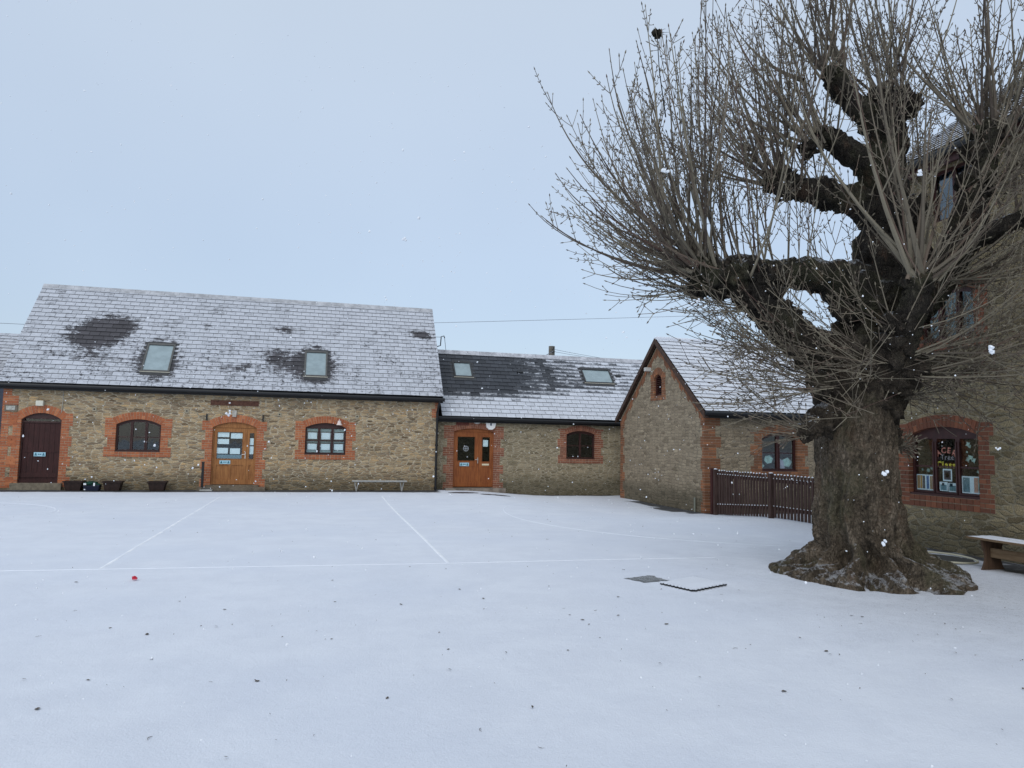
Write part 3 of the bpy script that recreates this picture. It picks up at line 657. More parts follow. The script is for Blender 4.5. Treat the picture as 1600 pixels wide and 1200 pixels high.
slates(A, XA0-.12, XA1+.14, (YA+2*HW+.2, EA+.02), (YA+HW, 6.652), M['slateA'], expo=.42, tw=.6)
mb = MB(); n = 28
for i in range(n):
    a = XA0-.12+(XA1-XA0+.26)*i/n; b = a+(XA1-XA0+.26)/n-.006
    mb.add([(a, YA+HW-.13, 6.56), (b, YA+HW-.13, 6.56), (b, YA+HW, 6.72), (a, YA+HW, 6.72), (a, YA+HW+.13, 6.56), (b, YA+HW+.13, 6.56)], [(0,1,2,3),(3,2,5,4),(0,3,4),(1,5,2),(0,4,5,1)])
mb.build('ridge_tiles', simple('frosted_ridge_tile', (.40,.41,.43), .85, .2, .25, 4), A)
skylight(A, PA, *skA1, M['sky_frame']); skylight(A, PA, *skA2, M['sky_frame'])
mb = MB()   # verge undercloak boards
for x in (XA0-.12, XA1+.115):
    mb.add([PA(x, 0, -.13), PA(x+.022, 0, -.13), PA(x+.022, LA, -.13), PA(x, LA, -.13), PA(x, 0, -.092), PA(x+.022, 0, -.092), PA(x+.022, LA, -.092), PA(x, LA, -.092)], [(3,2,1,0),(4,5,6,7),(0,1,5,4),(1,2,6,5),(2,3,7,6),(3,0,4,7)])
mb.fbox(fA, XA0-.1, XA1+.13, 2.96, 3.10, .05, .16); mb.build('fascia_board', M['black'], A)
gutter(A, (XA0-.14, YA-.235, 3.075), (XA1+.17, YA-.235, 3.055), r=.065)
downpipe(A, [(XA1+.02, YA-.235, 3.03), (XA1-.02, YA-.2, 2.85), (XA1-.04, YA-.07, 2.62), (XA1-.04, YA-.07, .0)])
# fittings on the barn
mb = MB(); mb.fbox(fA, -3.27, -1.83, 2.66, 2.82, -.02, .02); mb.build('name_board', simple('brown_timber_board', (.105,.05,.035), .8, .2, .35, 14, bump=.004), A)
mb = MB(); mb.fbox(fA, -8.10, -7.90, 2.48, 2.64, .0, .13); mb.build('wall_lamp', M['plaster_box'], A, bevel=.015)
pl = MB(); pl.fbox(fA, -8.93, -8.60, 2.30, 2.50, .0, .035); pl = pl.build('plaque', simple('brown_plaque', (.17,.135,.10), .7, .3, .2, 9), A)
mb = MB(); mb.fbox(fA, -8.88, -8.65, 2.34, 2.46, .0351, .045); mb.build('face_plate', simple('faded_grey_plate', (.38,.38,.34), .6, .3, .35, 25), pl)
mb = MB(); mb.fpoly(fA, [(-2.60, 2.30), (-2.49, 2.30), (-2.475, 2.51), (-2.615, 2.51)], -.02, .06); mb.build('keystone', simple('grey_key_stone', (.42,.40,.36), .8, .3, .2, 12), A)
for u, v in ((-3.95, 2.45), (-1.18, 2.42), (1.27, 2.42), (-6.55, 2.43)):
    mb = MB(); mb.fbox(fA, u-.06, u+.06, v-.06, v+.06, 0, .02); ve = mb.build('vent_block', simple('pale_vent', (.33,.29,.21), .8), A)
    mb = MB(); mb.fpoly(fA, [(u+.025*math.cos(a), v+.025*math.sin(a)) for a in [2*PI*i/10 for i in range(10)]], .0201, .0215); mb.build('hole', M['black'], ve)
mb = MB(); mb.tube([fA.p(.70, 2.30, -.02), fA.p(.70, 2.30, .12), fA.p(.70, 2.26, .15)], .014, 8)
q = [(0, .05), (-.05, .055), (-.10, .075), (-.14, .10)]
for (z0, r0), (z1, r1) in zip(q, q[1:]): mb.tube([fA.p(.70, 2.26+z0, .15), fA.p(.70, 2.26+z1, .15)], [r0, r1], 14)
mb.build('wall_lamp', simple('pinkish_lamp_shade', (.70,.60,.56), .5, .4), A)
for u in (-3.36, -1.68):
    mb = MB(); mb.fbox(fA, u-.02, u+.02, 2.18, 2.38, .01, .05); mb.build('tie_bracket', M['black'], A)
mb = MB(); mb.tube([(XA1+.16, YA+1.75, 5.12), (XA1+.30, YA+1.75, 5.17), (XA1+.32, YA+1.75, 5.50), (XA1+.42, YA+1.75, 5.53), (XA1+.45, YA+1.75, 5.45)], .02, 8); mb.build('cable_bracket', M['black'], A)
mb = MB(); mb.tube([fA.p(-7.43, 3.05, .012), fA.p(-7.41, 2.7, .012), fA.p(-7.43, 2.3, .02)], .009, 6); mb.build('cable', simple('grey_cable', (.4, .38, .33), .6), A)

# ================================================================== LOW STONE WING (middle)
YB, XB0, XB1, EB = 25.17, 3.98, 15.0, 2.50
B = thing('stone_wing', (8, YB, 0), 'low stone wing with half melted slate roof between long barn and gabled building', 'building')
fB = Frame((0, YB, 0), (1, 0, 0), (0, -1, 0))
dB = (4.61, 6.05, .09, 2.02, .11); wB = (8.75, 9.86, 1.11, 2.0, .13)
wl = wall_mb(fB, [(XB0, -.6), (XB1, -.6), (XB1, 2.47), (XB0, 2.47)], [hole_of(*q) for q in (dB, wB)])
wl.box((XB0, YB+.4005, -.6), (XB0+.3, YB+4.7, 2.47)); wl.box((XB0+.3005, YB+4.4, -.6), (XB1, YB+4.7, 2.47)); wl.box((XB1-.3, YB+.4005, -.6), (XB1, YB+4.3995, 2.47))
wl.build('wall', M['stoneB'], B)
f_ = MB(); f_.box((XB0+.31, YB+.41, .02), (XB1-.31, YB+4.39, .06)); f_.box((XB0+.31, YB+.41, 2.40), (XB1-.31, YB+4.39, 2.43)); f_.box((7.2, YB+.41, .06), (7.3, YB+4.39, 2.4)); f_.build('interior_floor', M['room'], B)
dressing(B, fB, *dB, 'brickB', sill=False, v_bot=-.05, ring=.2, wide=.36, nar=.24)
dressing(B, fB, *wB, 'brickB', wide=.33, nar=.24, ring=.2)
mb = MB(); mb.fbox(fB, 4.3, 6.4, -.5, .07, -.3, .45); mb.build('door_step', simple('snowy_door_step', (.20,.17,.14), .9, .2, .4, 5, bump=.01), B)
Lb, Rb = double_door(B, fB, *dB, 5.53, M['oakB'], (4.77, 5.38, 1.0, 1.83), (5.65, 5.92, .98, 1.83), 'red brown oak')
distancing_sign(Lb, fB, 5.02, .87, .33, .12, -.069)
mb = MB(); mb.fbox(fB, 5.68, 5.86, 1.50, 1.73, -.104, -.101); mb.build('paper_notice', M['paper'], Rb)
mb = MB(); mb.fbox(fB, 5.65, 5.90, .84, .90, -.07, -.055); mb.build('letter_plate', simple('cream_letter_plate', (.66,.60,.42), .4, .5), Rb)
mb = MB()   # round badge decal on the glass: ring with a small cross motif
cu, cv = 5.07, 1.42
for i in range(20):
    a0, a1 = 2*PI*i/20, 2*PI*(i+1)/20-.05
    mb.fpoly(fB, [(cu+.095*math.cos(a0), cv+.095*math.sin(a0)), (cu+.095*math.cos(a1), cv+.095*math.sin(a1)), (cu+.075*math.cos(a1), cv+.075*math.sin(a1)), (cu+.075*math.cos(a0), cv+.075*math.sin(a0))], -.092, -.0915)
mb.fbox(fB, cu-.06, cu+.06, cv-.008, cv+.008, -.092, -.0915); mb.fbox(fB, cu-.008, cu+.008, cv+.0085, cv+.06, -.092, -.0915); mb.fbox(fB, cu-.008, cu+.008, cv-.06, cv-.0085, -.092, -.0915)
mb.build('glass_badge', simple('faded_white_decal', (.42,.45,.48), .6), Lb)
window(B, fB, *wB, 2, M['brown_wood'], bar=.5, mull=.06, label='small dark brown arched two light window')
mb = MB(); mb.fpoly(fB, [(5.72, 2.36), (5.78, 2.40), (6.04, 2.40), (6.10, 2.36), (6.06, 2.17), (5.97, 2.10), (5.85, 2.10), (5.76, 2.17)][::-1], .015, .10)
al = mb.build('alarm_box', simple('white_alarm_box', (.80,.80,.78), .4, .5), B)
mb = MB(); mb.fbox(fB, 5.88, 5.94, 2.24, 2.32, .1001, .106); mb.build('alarm_badge', simple('grey_blue_badge', (.10,.12,.16), .5), al)
mb = MB(); mb.fpoly(fB, [(5.42+.13*math.cos(a), 2.37+.085*math.sin(a)) for a in [2*PI*i/20 for i in range(20)]], .012, .09); mb.build('bulkhead_lamp', simple('grey_white_bulkhead', (.52,.53,.50), .4, .4), B, bevel=.01)
mb = MB(); mb.fbox(fB, 4.68, 5.13, 2.23, 2.38, .015, .04); mb.build('name_board', simple('dark_red_board', (.13,.04,.028), .7, .3, .3, 16), B, bevel=.01)
def gradB(t, o):   # melted towards the upper left, snow lying towards the eave and the right
    a = t.math('MULTIPLY', t.step(o[0], 4.8, 11.5), .62); b = t.math('MULTIPLY', t.step(o[1], .55, 1.75), -.78)
    c = t.math('MULTIPLY', t.step(o[1], 1.1, .5), .3)
    return t.math('ADD', t.math('ADD', t.math('MULTIPLY', a, t.step(o[1], .3, 1.4)), b), c)
M['slateB'] = slate_mat('half_melted_grey_slate', (.038,.042,.050), cover=.60, grad=gradB, thin=.10, rk=.20, lip=.42)
skB1 = (4.82, 5.53, 2.12, 2.98); skB2 = (9.92, 11.13, 2.08, 2.92)
RfB, PB, LB = slates(B, XB0+.17, XB1+.1, (YB-.2, EB+.02), (YB-.2+2.57, EB+.02+2.57), M['slateB'], expo=.215, tw=.33, skips=(skB1, skB2))
slates(B, XB0+.17, XB1+.1, (YB-.2+5.14, EB+.02), (YB-.2+2.57, EB+.02+2.57), M['slateB'], expo=.5, tw=.8)
skylight(B, PB, *skB1, M['lead']); skylight(B, PB, *skB2, M['lead'])
mb = MB(); yr = YB-.2+2.57; zr = EB+.02+2.57
for i in range(24):
    a = XB0+.17+10.9*i/24; b = a+10.9/24-.006
    mb.add([(a, yr-.15, zr-.10), (b, yr-.15, zr-.10), (b, yr, zr+.07), (a, yr, zr+.07), (a, yr+.15, zr-.10), (b, yr+.15, zr-.10)], [(0,1,2,3),(3,2,5,4),(0,3,4),(1,5,2),(0,4,5,1)])
mb.build('ridge_tiles', simple('snowy_ridge_tile', (.42,.43,.46), .85, .2, .3, 4), B)
for u in (7.4, 11.42):
    mb = MB(); vs_ = [PB(u-.11, 2.50, .02), PB(u+.11, 2.50, .02), PB(u+.11, 2.66, .02), PB(u-.11, 2.66, .02), PB(u-.11, 2.50, .07), PB(u+.11, 2.50, .07), PB(u+.11, 2.66, .03), PB(u-.11, 2.66, .03)]
    mb.add(vs_, [(3,2,1,0),(4,5,6,7),(0,1,5,4),(1,2,6,5),(2,3,7,6),(3,0,4,7)]); mb.build('roof_vent', M['black'], B)
gutter(B, (XB0+.02, YB-.235, 2.46), (XB1, YB-.235, 2.40), r=.06)
mb = MB(); mb.fbox(fB, XB0+.02, XB1, 2.33, 2.49, .06, .15); mb.build('fascia_board', M['black'], B)

# ================================================================== GABLED BUILDING (centre right)
XC, YC0, YC1, EC, APC, XC1 = 10.4, 18.27, 24.06, 2.60, 4.90, 17.5
G = thing('gabled_building', (XC, (YC0+YC1)/2, 0), 'grey stone gabled building behind the tree and picket fence with snow white roof', 'building')
fG = Frame((XC, 0, 0), (0, -1, 0), (-1, 0, 0))      # gable facade: u = -y
fC = Frame((0, YC0, 0), (1, 0, 0), (0, -1, 0))      # long facade
ym = (YC0+YC1)/2
vt = (-21.42, -20.88, 3.22, 3.72, .18)              # louvred vent, in u=-y
mb = wall_mb(fG, [(-YC1, -.7), (-YC0-.4005, -.7), (-YC0-.4005, EC+.4*.79), (-ym, APC-.05), (-YC1, EC)], [hole_of(*vt, e_=.05)], .4)
wC = (12.20, 13.36, .97, 1.90, .17)
m2 = wall_mb(fC, [(XC, -.7), (XC1, -.7), (XC1, EC-.05), (XC, EC-.05)], [hole_of(*wC)]); mb.add(m2.v, m2.f)
mb.add([(XC, YC0, EC-.0499), (XC, YC0+.4, EC-.0499), (XC, YC0+.4, EC+.4*.79), (XC+.4, YC0, EC-.0499), (XC+.4, YC0+.4, EC-.0499), (XC+.4, YC0+.4, EC+.4*.79)], [(0,1,2),(5,4,3),(0,3,4,1),(1,4,5,2),(2,5,3,0)])
mb.box((XC+.4005, YC1-.35, -.7), (XC1, YC1, EC-.05)); mb.box((XC1-.35, YC0+.4005, -.7), (XC1, YC1-.3505, EC-.05))
mb.build('wall', M['stoneC'], G)
f_ = MB(); f_.box((XC+.42, YC0+.41, -.1), (XC1-.36, YC1-.36, -.05)); f_.box((XC+.42, YC0+.41, 2.48), (XC1-.36, YC1-.36, 2.52)); f_.build('interior_floor', M['room'], G)
dressing(G, fG, *vt, 'brickC', wide=.26, nar=.24, ring=.22, mort='mortarR', sill_h=.15)
dressing(G, fC, *wC, 'brickC', wide=.36, nar=.26, mort='mortarR')
quoins(G, fC, XC, 1, -.2, EC-.08, 'brickC', wide=.50, nar=.34, mort='mortarR', w0=-.02)
quoins(G, fG, -YC0, -1, -.2, EC-.08, 'brickC', wide=.22, nar=.12, mort='mortarR', w0=-.02)
quoins(G, fG, -YC1, 1, -.2, EC-.08, 'brickC', wide=.34, nar=.2, mort='mortarR', w0=-.02)
# brick edging below the gable verges
mb = MB(); sl_ = (APC-EC)/((YC1-YC0)/2); Lg = math.hypot(APC-EC, (YC1-YC0)/2)
for sd in (-1, 1):
    n = int(Lg/.078)
    for i in range(n):
        if i % 7 > 4 and sd < 0: wd = .14
        else: wd = .24 if (i//4) % 2 else .15
        t0, t1 = i/n, (i+.88)/n; yA_ = YC0 if sd < 0 else YC1
        a = (-(yA_+(ym-yA_)*t0), EC+(APC-EC)*t0-.12); b = (-(yA_+(ym-yA_)*t1), EC+(APC-EC)*t1-.12)
        if b[1] < EC-.1: continue
        poly = [a, b, (b[0], b[1]-wd*1.1), (a[0], a[1]-wd*1.1)]
        area = sum(poly[k][0]*poly[(k+1) % 4][1]-poly[(k+1) % 4][0]*poly[k][1] for k in range(4))
        mb.fpoly(fG, poly if area > 0 else poly[::-1], -.02, .01+random.uniform(-.003, .003))
mb.build('verge_bricks', M['brickC'], G)
# louvres
LV = MB(); holed(LV, fG, arch_poly(vt[0], vt[1], vt[2], vt[3], vt[4]-.004), [arch_poly(vt[0]+.04, vt[1]-.04, vt[2]+.04, vt[3], vt[4]-.05)], -.16, -.05); lv = LV.build('louvre_vent', M['plum_wood'], G)
mb = MB()
for i in range(9):
    v = vt[2]+.05+i*.062; mb.add([fG.p(u, v+dv, w_) for u in (vt[0]+.035, vt[1]-.035) for dv, w_ in ((0, -.07), (.012, -.07), (.052, -.14), (.040, -.14))], [(0,1,2,3),(7,6,5,4),(0,4,5,1),(1,5,6,2),(2,6,7,3),(3,7,4,0)])
mb.build('slats', M['brown_wood'], lv)
mb = MB(); mb.fpoly(fG, arch_poly(vt[0], vt[1], vt[2], vt[3], vt[4]), -.2, -.17); mb.build('backing', M['black'], lv)
WC, gl = window(G, fC, *wC, 2, M['plum_wood'], bar=.52, mull=.11, fw=.06, label='plum painted two light window with pale paper shapes behind the glass')
pm = simple('pale_teal_paper', (.42,.58,.56), .8, .2, .3, 8)
for (cx, cy, r, k, ph) in ((12.52, 1.30, .15, 6, .2), (12.30, 1.12, .09, 4, 0), (13.12, 1.22, .17, 5, 1.4)):
    mb = MB(); mb.fpoly(fC, [(cx+r*math.cos(ph+2*PI*i/k), cy+r*.85*math.sin(ph+2*PI*i/k)) for i in range(k)], -.16, -.157)
    mb.build('paper_shape', pm, WC)
mb = MB(); mb.fpoly(fC, [(12.90, 1.05), (13.05, 1.05), (13.0, 1.26), (12.9, 1.32)], -.156, -.153); mb.build('lilac_paper', simple('lilac_paper', (.48,.44,.56), .8), WC)
M['slateC'] = slate_mat('snow_covered_slate', (.06,.06,.065), cover=.84, thin=.02, snowk=1.0)
RfC, PC, LC = slates(G, XC-.10, XC1+.1, (YC0-.2, EC+.0), (ym, EC+.0+(ym-YC0+.2)*.79), M['slateC'], expo=.215, tw=.42)
slates(G, XC-.10, XC1+.1, (YC1+.2, EC+.0), (ym, EC+.0+(ym-YC0+.2)*.79), M['slateC'], expo=.215, tw=.42)
mb = MB(); zt = EC+(ym-YC0+.2)*.79
for sd in (-1, 1):
    ye = YC0-.22 if sd < 0 else YC1+.22
    for (xa, xb, h0, h1) in ((XC-.135, XC-.105, -.17, -.005), (XC-.104, XC-.002, -.13, -.092)):
        P_ = []
        for x in (xa, xb):
            P_ += [(x, ye, EC-.02+h0), (x, ym, zt+h0), (x, ym, zt+h1), (x, ye, EC-.02+h1)]
        mb.add(P_, [(0,1,2,3),(7,6,5,4),(0,4,5,1),(1,5,6,2),(2,6,7,3),(3,7,4,0)])
mb.build('barge_board', simple('dark_brown_board', (.06,.035,.025), .7, .3, .3, 10), G)
mb = MB(); mb.box((XC-.1, ym-.12, zt-.06), (XC1+.1, ym+.12, zt+.05)); mb.build('ridge_cap', M['snow'], G, bevel=.03)
gutter(G, (XC-.12, YC0-.24, EC-.05), (XC1, YC0-.24, EC-.10), r=.06)
mb = MB(); mb.fbox(fC, XC+.0, XC1, EC-.17, EC-.05, .05, .16); mb.build('fascia_board', M['black'], G)
mb = MB(); mb.fbox(fG, -21.78, -21.64, 4.04, 4.16, .0, .20); mb.build('wall_lamp', simple('small_flood_lamp', (.5,.5,.48), .5), G, bevel=.012)
mb = MB(); mb.tube([fG.p(-18.74, .20, .05), fG.p(-18.74, -.2, .05)], .028, 8); mb.build('standpipe', simple('grey_green_pipe', (.19,.20,.165), .7), G)

# ================================================================== TALL BUILDING (right)
XR, YR1, ER = 9.95, 10.95, 6.55
T = thing('tall_stone_building', (XR, 6, 0), 'tall olive stone classroom building at the right edge behind the tree', 'building')
fR = Frame((XR, 0, 0), (0, -1, 0), (-1, 0, 0))
wR = (-10.55, -9.15, .88, 1.88, .14)
w2 = (-10.25, -9.15, 3.45, 4.20, .12); w3 = (-9.95, -9.10, 5.45, 6.33, .02)
mb = wall_mb(fR, [(-YR1, -.5), (4, -.5), (4, ER), (-YR1, ER)], [hole_of(*wR), hole_of(*w2), [(w3[0], w3[2]), (w3[1], w3[2]), (w3[1], w3[3]), (w3[0], w3[3])]], .45)
mb.box((XR+.4505, YR1-.4, -.5), (XR+6, YR1, ER)); mb.box((XR+5.6, -4, -.5), (XR+6, YR1-.4005, ER)); mb.box((XR+.4505, -4, -.5), (XR+5.5995, -3.6, ER))
mb.add([(XR+.01, YR1-.001, ER+.0005), (XR+6, YR1-.001, ER+.0005), (XR+3, YR1-.001, ER+2.15), (XR+.01, YR1-.35, ER+.0005), (XR+6, YR1-.35, ER+.0005), (XR+3, YR1-.35, ER+2.15)], [(0,2,1),(3,4,5),(0,1,4,3),(1,2,5,4),(2,0,3,5)])
mb.build('wall', M['stoneR'], T)
f_ = MB(); f_.box((XR+.46, -3.5, .3), (XR+5.5, YR1-.41, .35)); f_.box((XR+.46, -3.5, 2.7), (XR+5.5, YR1-.41, 2.8)); f_.box((XR+2.4, -3.5, .35), (XR+2.5, YR1-.41, 2.7)); f_.build('interior_floor', M['room'], T)
dressing(T, fR, *wR, 'brickR', wide=.26, nar=.19, mort='mortarR', sill_h=.20, ring=.2)
dressing(T, fR, *w2, 'brickR', wide=.24, nar=.18, mort='mortarR', sill_h=.18, ring=.2)
WR, gl = window(T, fR, *wR, 3, M['plum_wood'], bar=.47, mull=.085, fw=.06, head=.06, gd=.006, label='plum framed classroom window with coloured lettering and book posters')
window(T, fR, *w2, 3, M['plum_wood'], bar=.5, mull=.07, fw=.055, label='plum framed upper window seen from below through the twigs')
mb = MB(); a, b = w3[0], w3[1]; holed(mb, fR, [(a, w3[2]), (b, w3[2]), (b, w3[3]), (a, w3[3])], [[(a+.05, w3[2]+.05), ((a+b)/2-.03, w3[2]+.05), ((a+b)/2-.03, w3[3]-.05), (a+.05, w3[3]-.05)], [((a+b)/2+.03, w3[2]+.05), (b-.05, w3[2]+.05), (b-.05, w3[3]-.05), ((a+b)/2+.03, w3[3]-.05)]], -.14, -.08)
q = mb.build('window', M['plum_wood'], T); mb = MB(); mb.fbox(fR, a+.03, b-.03, w3[2]+.03, w3[3]-.03, -.115, -.11); mb.build('pane', glass('blueish_top_glass', (.5,.6,.65), .05, 2.5), q)
mb = MB(); mb.fbox(fR, a+.02, b-.02, w3[2]+.02, w3[3]-.02, -.2, -.18); mb.build('blind', simple('pale_blue_blind', (.17,.24,.28), .8), q)
for u0_, u1_ in ((-10.2, -9.2),):
    mb = MB(); mb.fbox(fR, u0_, u1_, 3.5, 4.3, -.22, -.2); mb.build('blind', simple('pale_teal_blind', (.12,.17,.18), .8), T)
# lettering: arched ACER, then Tree, then Class
def text_mesh(body, fr, uc, v, size, wd_, parent, name, mat, arc=0, bold=.012):
    n = len(body); xs = []
    mb = MB()
    for i, ch_ in enumerate(body):
        cu = bpy.data.curves.new('t', 'FONT'); cu.body = ch_; cu.size = size; cu.align_x = 'CENTER'; cu.extrude = .002; cu.offset = bold; cu.resolution_u = 3
        to = bpy.data.objects.new('t', cu); C.objects.link(to)
        dg = bpy.context.evaluated_depsgraph_get(); me = to.evaluated_get(dg).to_mesh()
        k = (i-(n-1)/2)/max(1, n-1)*2; ang = -k*arc; du = k*wd_/2; dv = -abs(k)**2*arc*.10
        n0 = len(mb.v)
        for v_ in me.vertices:
            x, y = v_.co.x, v_.co.y; x, y = x*math.cos(ang)-y*math.sin(ang), x*math.sin(ang)+y*math.cos(ang)
            mb.v.append(fr.p(uc+du+x-.012, v+dv+y, -.101+v_.co.z))
        for p_ in me.polygons: mb.f.append([n0+i_ for i_ in p_.vertices]); mb.mi.append(0)
        to.to_mesh_clear() if False else None
        bpy.data.objects.remove(to); bpy.data.curves.remove(cu)
    return mb.build(name, mat, parent)
cm = (gl[1][0]+gl[1][1])/2
text_mesh('ACER', fR, cm, 1.59, .13, .275, WR, 'lettering', simple('salmon_paper_letter', (.75,.27,.20), .8, .2, .3, 20), arc=.45, bold=.004)
text_mesh('Tree', fR, cm+.02, 1.475, .125, .20, WR, 'lettering', simple('grey_pink_paper_letter', (.50,.40,.40), .8), bold=.0)
text_mesh('Class', fR, cm, 1.345, .145, .29, WR, 'lettering', simple('yellow_paper_letter', (.85,.68,.08), .8), bold=.004)
def poster(parent, fr, u0, u1, v0, v1, stripes, w_=-.100):
    mb = MB(); mats = [M['paper']]; mb.fbox(fr, u0, u1, v0, v1, w_-.004, w_, 0)
    for i, (p0, p1, q0, q1, c_) in enumerate(stripes):
        mats.append(simple('poster_colour', c_, .8, .2, .25, 25))
        mb.fbox(fr, u0+(u1-u0)*p0, u0+(u1-u0)*p1, v0+(v1-v0)*q0, v0+(v1-v0)*q1, w_, w_+.002, i+1)
    return mb.build('poster', mats, parent)
a, b = gl[0]; tan, oc, gy, bl, br = (.42,.24,.12), (.55,.30,.10), (.13,.11,.11), (.12,.20,.38), (.35,.15,.08)
poster(WR, fR, a+.0, b+.0, .955, 1.215, [(.03,.2,.08,.94,tan),(.22,.32,.08,.94,oc),(.34,.48,.08,.92,gy),(.56,.70,.08,.94,bl),(.76,.86,.08,.92,tan),(.88,.97,.08,.94,br)])
a, b = gl[2]
poster(WR, fR, a+.005, b+.0, .955, 1.225, [(.06,.40,.06,.92,(.19,.27,.30)),(.62,.82,.06,.93,(.62,.33,.24)),(.84,.97,.06,.93,(.22,.31,.24))])
a, b = gl[1]
poster(WR, fR, a+.02, (a+b)/2-.005, .96, 1.11, [(.12,.88,.1,.7,(.22,.32,.36)),(.3,.6,.6,.9,(.05,.08,.1))])
poster(WR, fR, (a+b)/2+.01, b-.005, .955, 1.10, [(.12,.85,.12,.7,(.17,.26,.28)),(.15,.5,.6,.95,(.05,.08,.1))])
poster(WR, fR, (a+b)/2-.09, (a+b)/2+.09, 1.125, 1.325, [(.13,.87,.12,.88,(.09,.07,.08)),(.3,.7,.3,.7,(.16,.11,.11))], w_=-.098)
# paper cut-outs in the right light, faint ones in the left
mb = MB(); a, b = gl[2]; rnd = random.Random(5)
for cx, cy, r in ((a+.14, 1.73, .05), (a+.17, 1.70, .035), (a+.13, 1.49, .05), (a+.19, 1.52, .045), (a+.24, 1.48, .05), (a+.16, 1.53, .04), (b-.06, 1.30, .03), (b-.03, 1.46, .025), (a+.12, 1.61, .02)):
    k = 9; mb.fpoly(fR, [(cx+r*(1 if i % 2 else .55)*math.cos(2*PI*i/k), cy+r*(1 if i % 2 else .55)*math.sin(2*PI*i/k)) for i in range(k)], -.104-rnd.random()*.003, -.099-rnd.random()*.002)
mb.build('paper_cutouts', simple('pale_green_paper', (.42,.52,.46), .8, .2, .5, 9), WR)
mb = MB(); a, b = gl[0]
for cx, cy, r in ((a+.25, 1.29, .035), (a+.13, 1.30, .022), (b-.05, 1.33, .03)): mb.fpoly(fR, [(cx+r*math.cos(2*PI*i/7), cy+r*math.sin(2*PI*i/7)) for i in range(7)], -.103, -.100)
mb.build('paper_cutouts', simple('dim_green_paper', (.18,.25,.22), .8, .2, .5, 9), WR)
# roof
slR = math.tan(R(35))
M['slateR'] = slate_mat('snow_dusted_dark_slate', (.05,.05,.055), cover=.60, thin=.22)
slates(T, -4, YR1+.15, (XR-.25, ER+.0), (XR+3, ER+3.25*slR), M['slateR'], expo=.24, tw=.32, axis='y')
slates(T, -4, YR1+.15, (XR+6.25, ER+.0), (XR+3, ER+3.25*slR), M['slateR'], expo=.5, tw=.8, axis='y')
mb = MB(); mb.box((XR-.17, -4, ER-.24), (XR-.12, YR1+.1, ER-.05)); mb.box((XR-.118, -4, ER-.12), (XR-.001, YR1+.1, ER-.09)); mb.build('fascia_board', M['plum_wood'], T)
gutter(T, (XR-.24, -4, ER-.06), (XR-.24, YR1+.12, ER-.06), r=.07)

# ================================================================== neighbour roof far left
N = thing('neighbour_building', (-12, 28, 0), 'low dark building with snowy roof just past the left end of the long barn', 'building')
mb = MB(); mb.box((-16, 27.2, -.3), (-9.4, 32, 3.5)); mb.add([(-9.41, 27.2, 3.5005), (-9.41, 32, 3.5005), (-9.41, 29.6, 5.0), (-9.7, 27.2, 3.5005), (-9.7, 32, 3.5005), (-9.7, 29.6, 5.0)], [(0,1,2),(5,4,3),(0,3,4,1),(1,4,5,2),(2,5,3,0)])
mb.build('wall', simple('dark_blue_grey_boards', (.05,.06,.085), .7, .3, .2, 3), N)
slates(N, -16, -9.15, (27.0, 3.42), (29.6, 5.2), M['slateA'], expo=.24, tw=.32)
slates(N, -16, -9.15, (32.2, 3.42), (29.6, 5.2), M['slateA'], expo=.5, tw=.8)

# ================================================================== POLE AND WIRES
P_ = thing('utility_pole', (12.33, 38.1, 0), 'grey wooden utility pole top showing above the ridge of the low wing', 'utility pole')
mb = MB(); mb.tube([(12.33, 38.1, -.2), (12.33, 38.1, 7.02)], [.20, .17], 12); mb.build('pole', simple('weathered_pole_wood', (.14,.13,.11), .9, .2, .3, 8), P_)
mb = MB(); mb.tube([(12.33, 37.92, 6.83), (12.33, 37.80, 6.83), (12.33, 37.80, 6.93)], .025, 8); mb.tube([(12.2, 37.9, 6.7), (12.46, 37.9, 6.7)], .02, 8); mb.build('insulator', M['black'], P_)
def wire(a, b, sag, r, label):
    mb = MB(); a, b = Vector(a), Vector(b); pts = [a.lerp(b, t)-Z*(4*sag*t*(1-t)) for t in [i/24 for i in range(25)]]
    mb.tube(pts, r, 5); o = mb.build('overhead_wire', M['wire'], loc=tuple(a)); tag(o, label, 'wire')
M['wire'] = simple('grey_wire', (.16,.17,.19), .7)
wire((-40, 42, 7.9), (4.3, 26.45, 5.48), .5, .009, 'thin overhead wire reaching the long barn from the far left')
wire((-4, 42, 7.72), (62, 42, 13.85), .2, .012, 'long thin overhead wire crossing the sky right of the long barn')
wire((4.4, 26.4, 5.5), (6.0, 34, 4.3), .1, .009, 'short slack wire dropping behind the low wing from the barn bracket')
wire((12.33, 37.85, 6.83), (26, 40, 6.6), .35, .010, 'lower overhead wire running right from the pole top')
wire((12.4, 37.9, 6.70), (40, 52, 9.4), .9, .010, 'upper overhead wire running right from the pole top')
wire((12.33, 37.85, 6.72), (9.2, 37, 5.4), .15, .02, 'short wire slanting down left from the pole top')

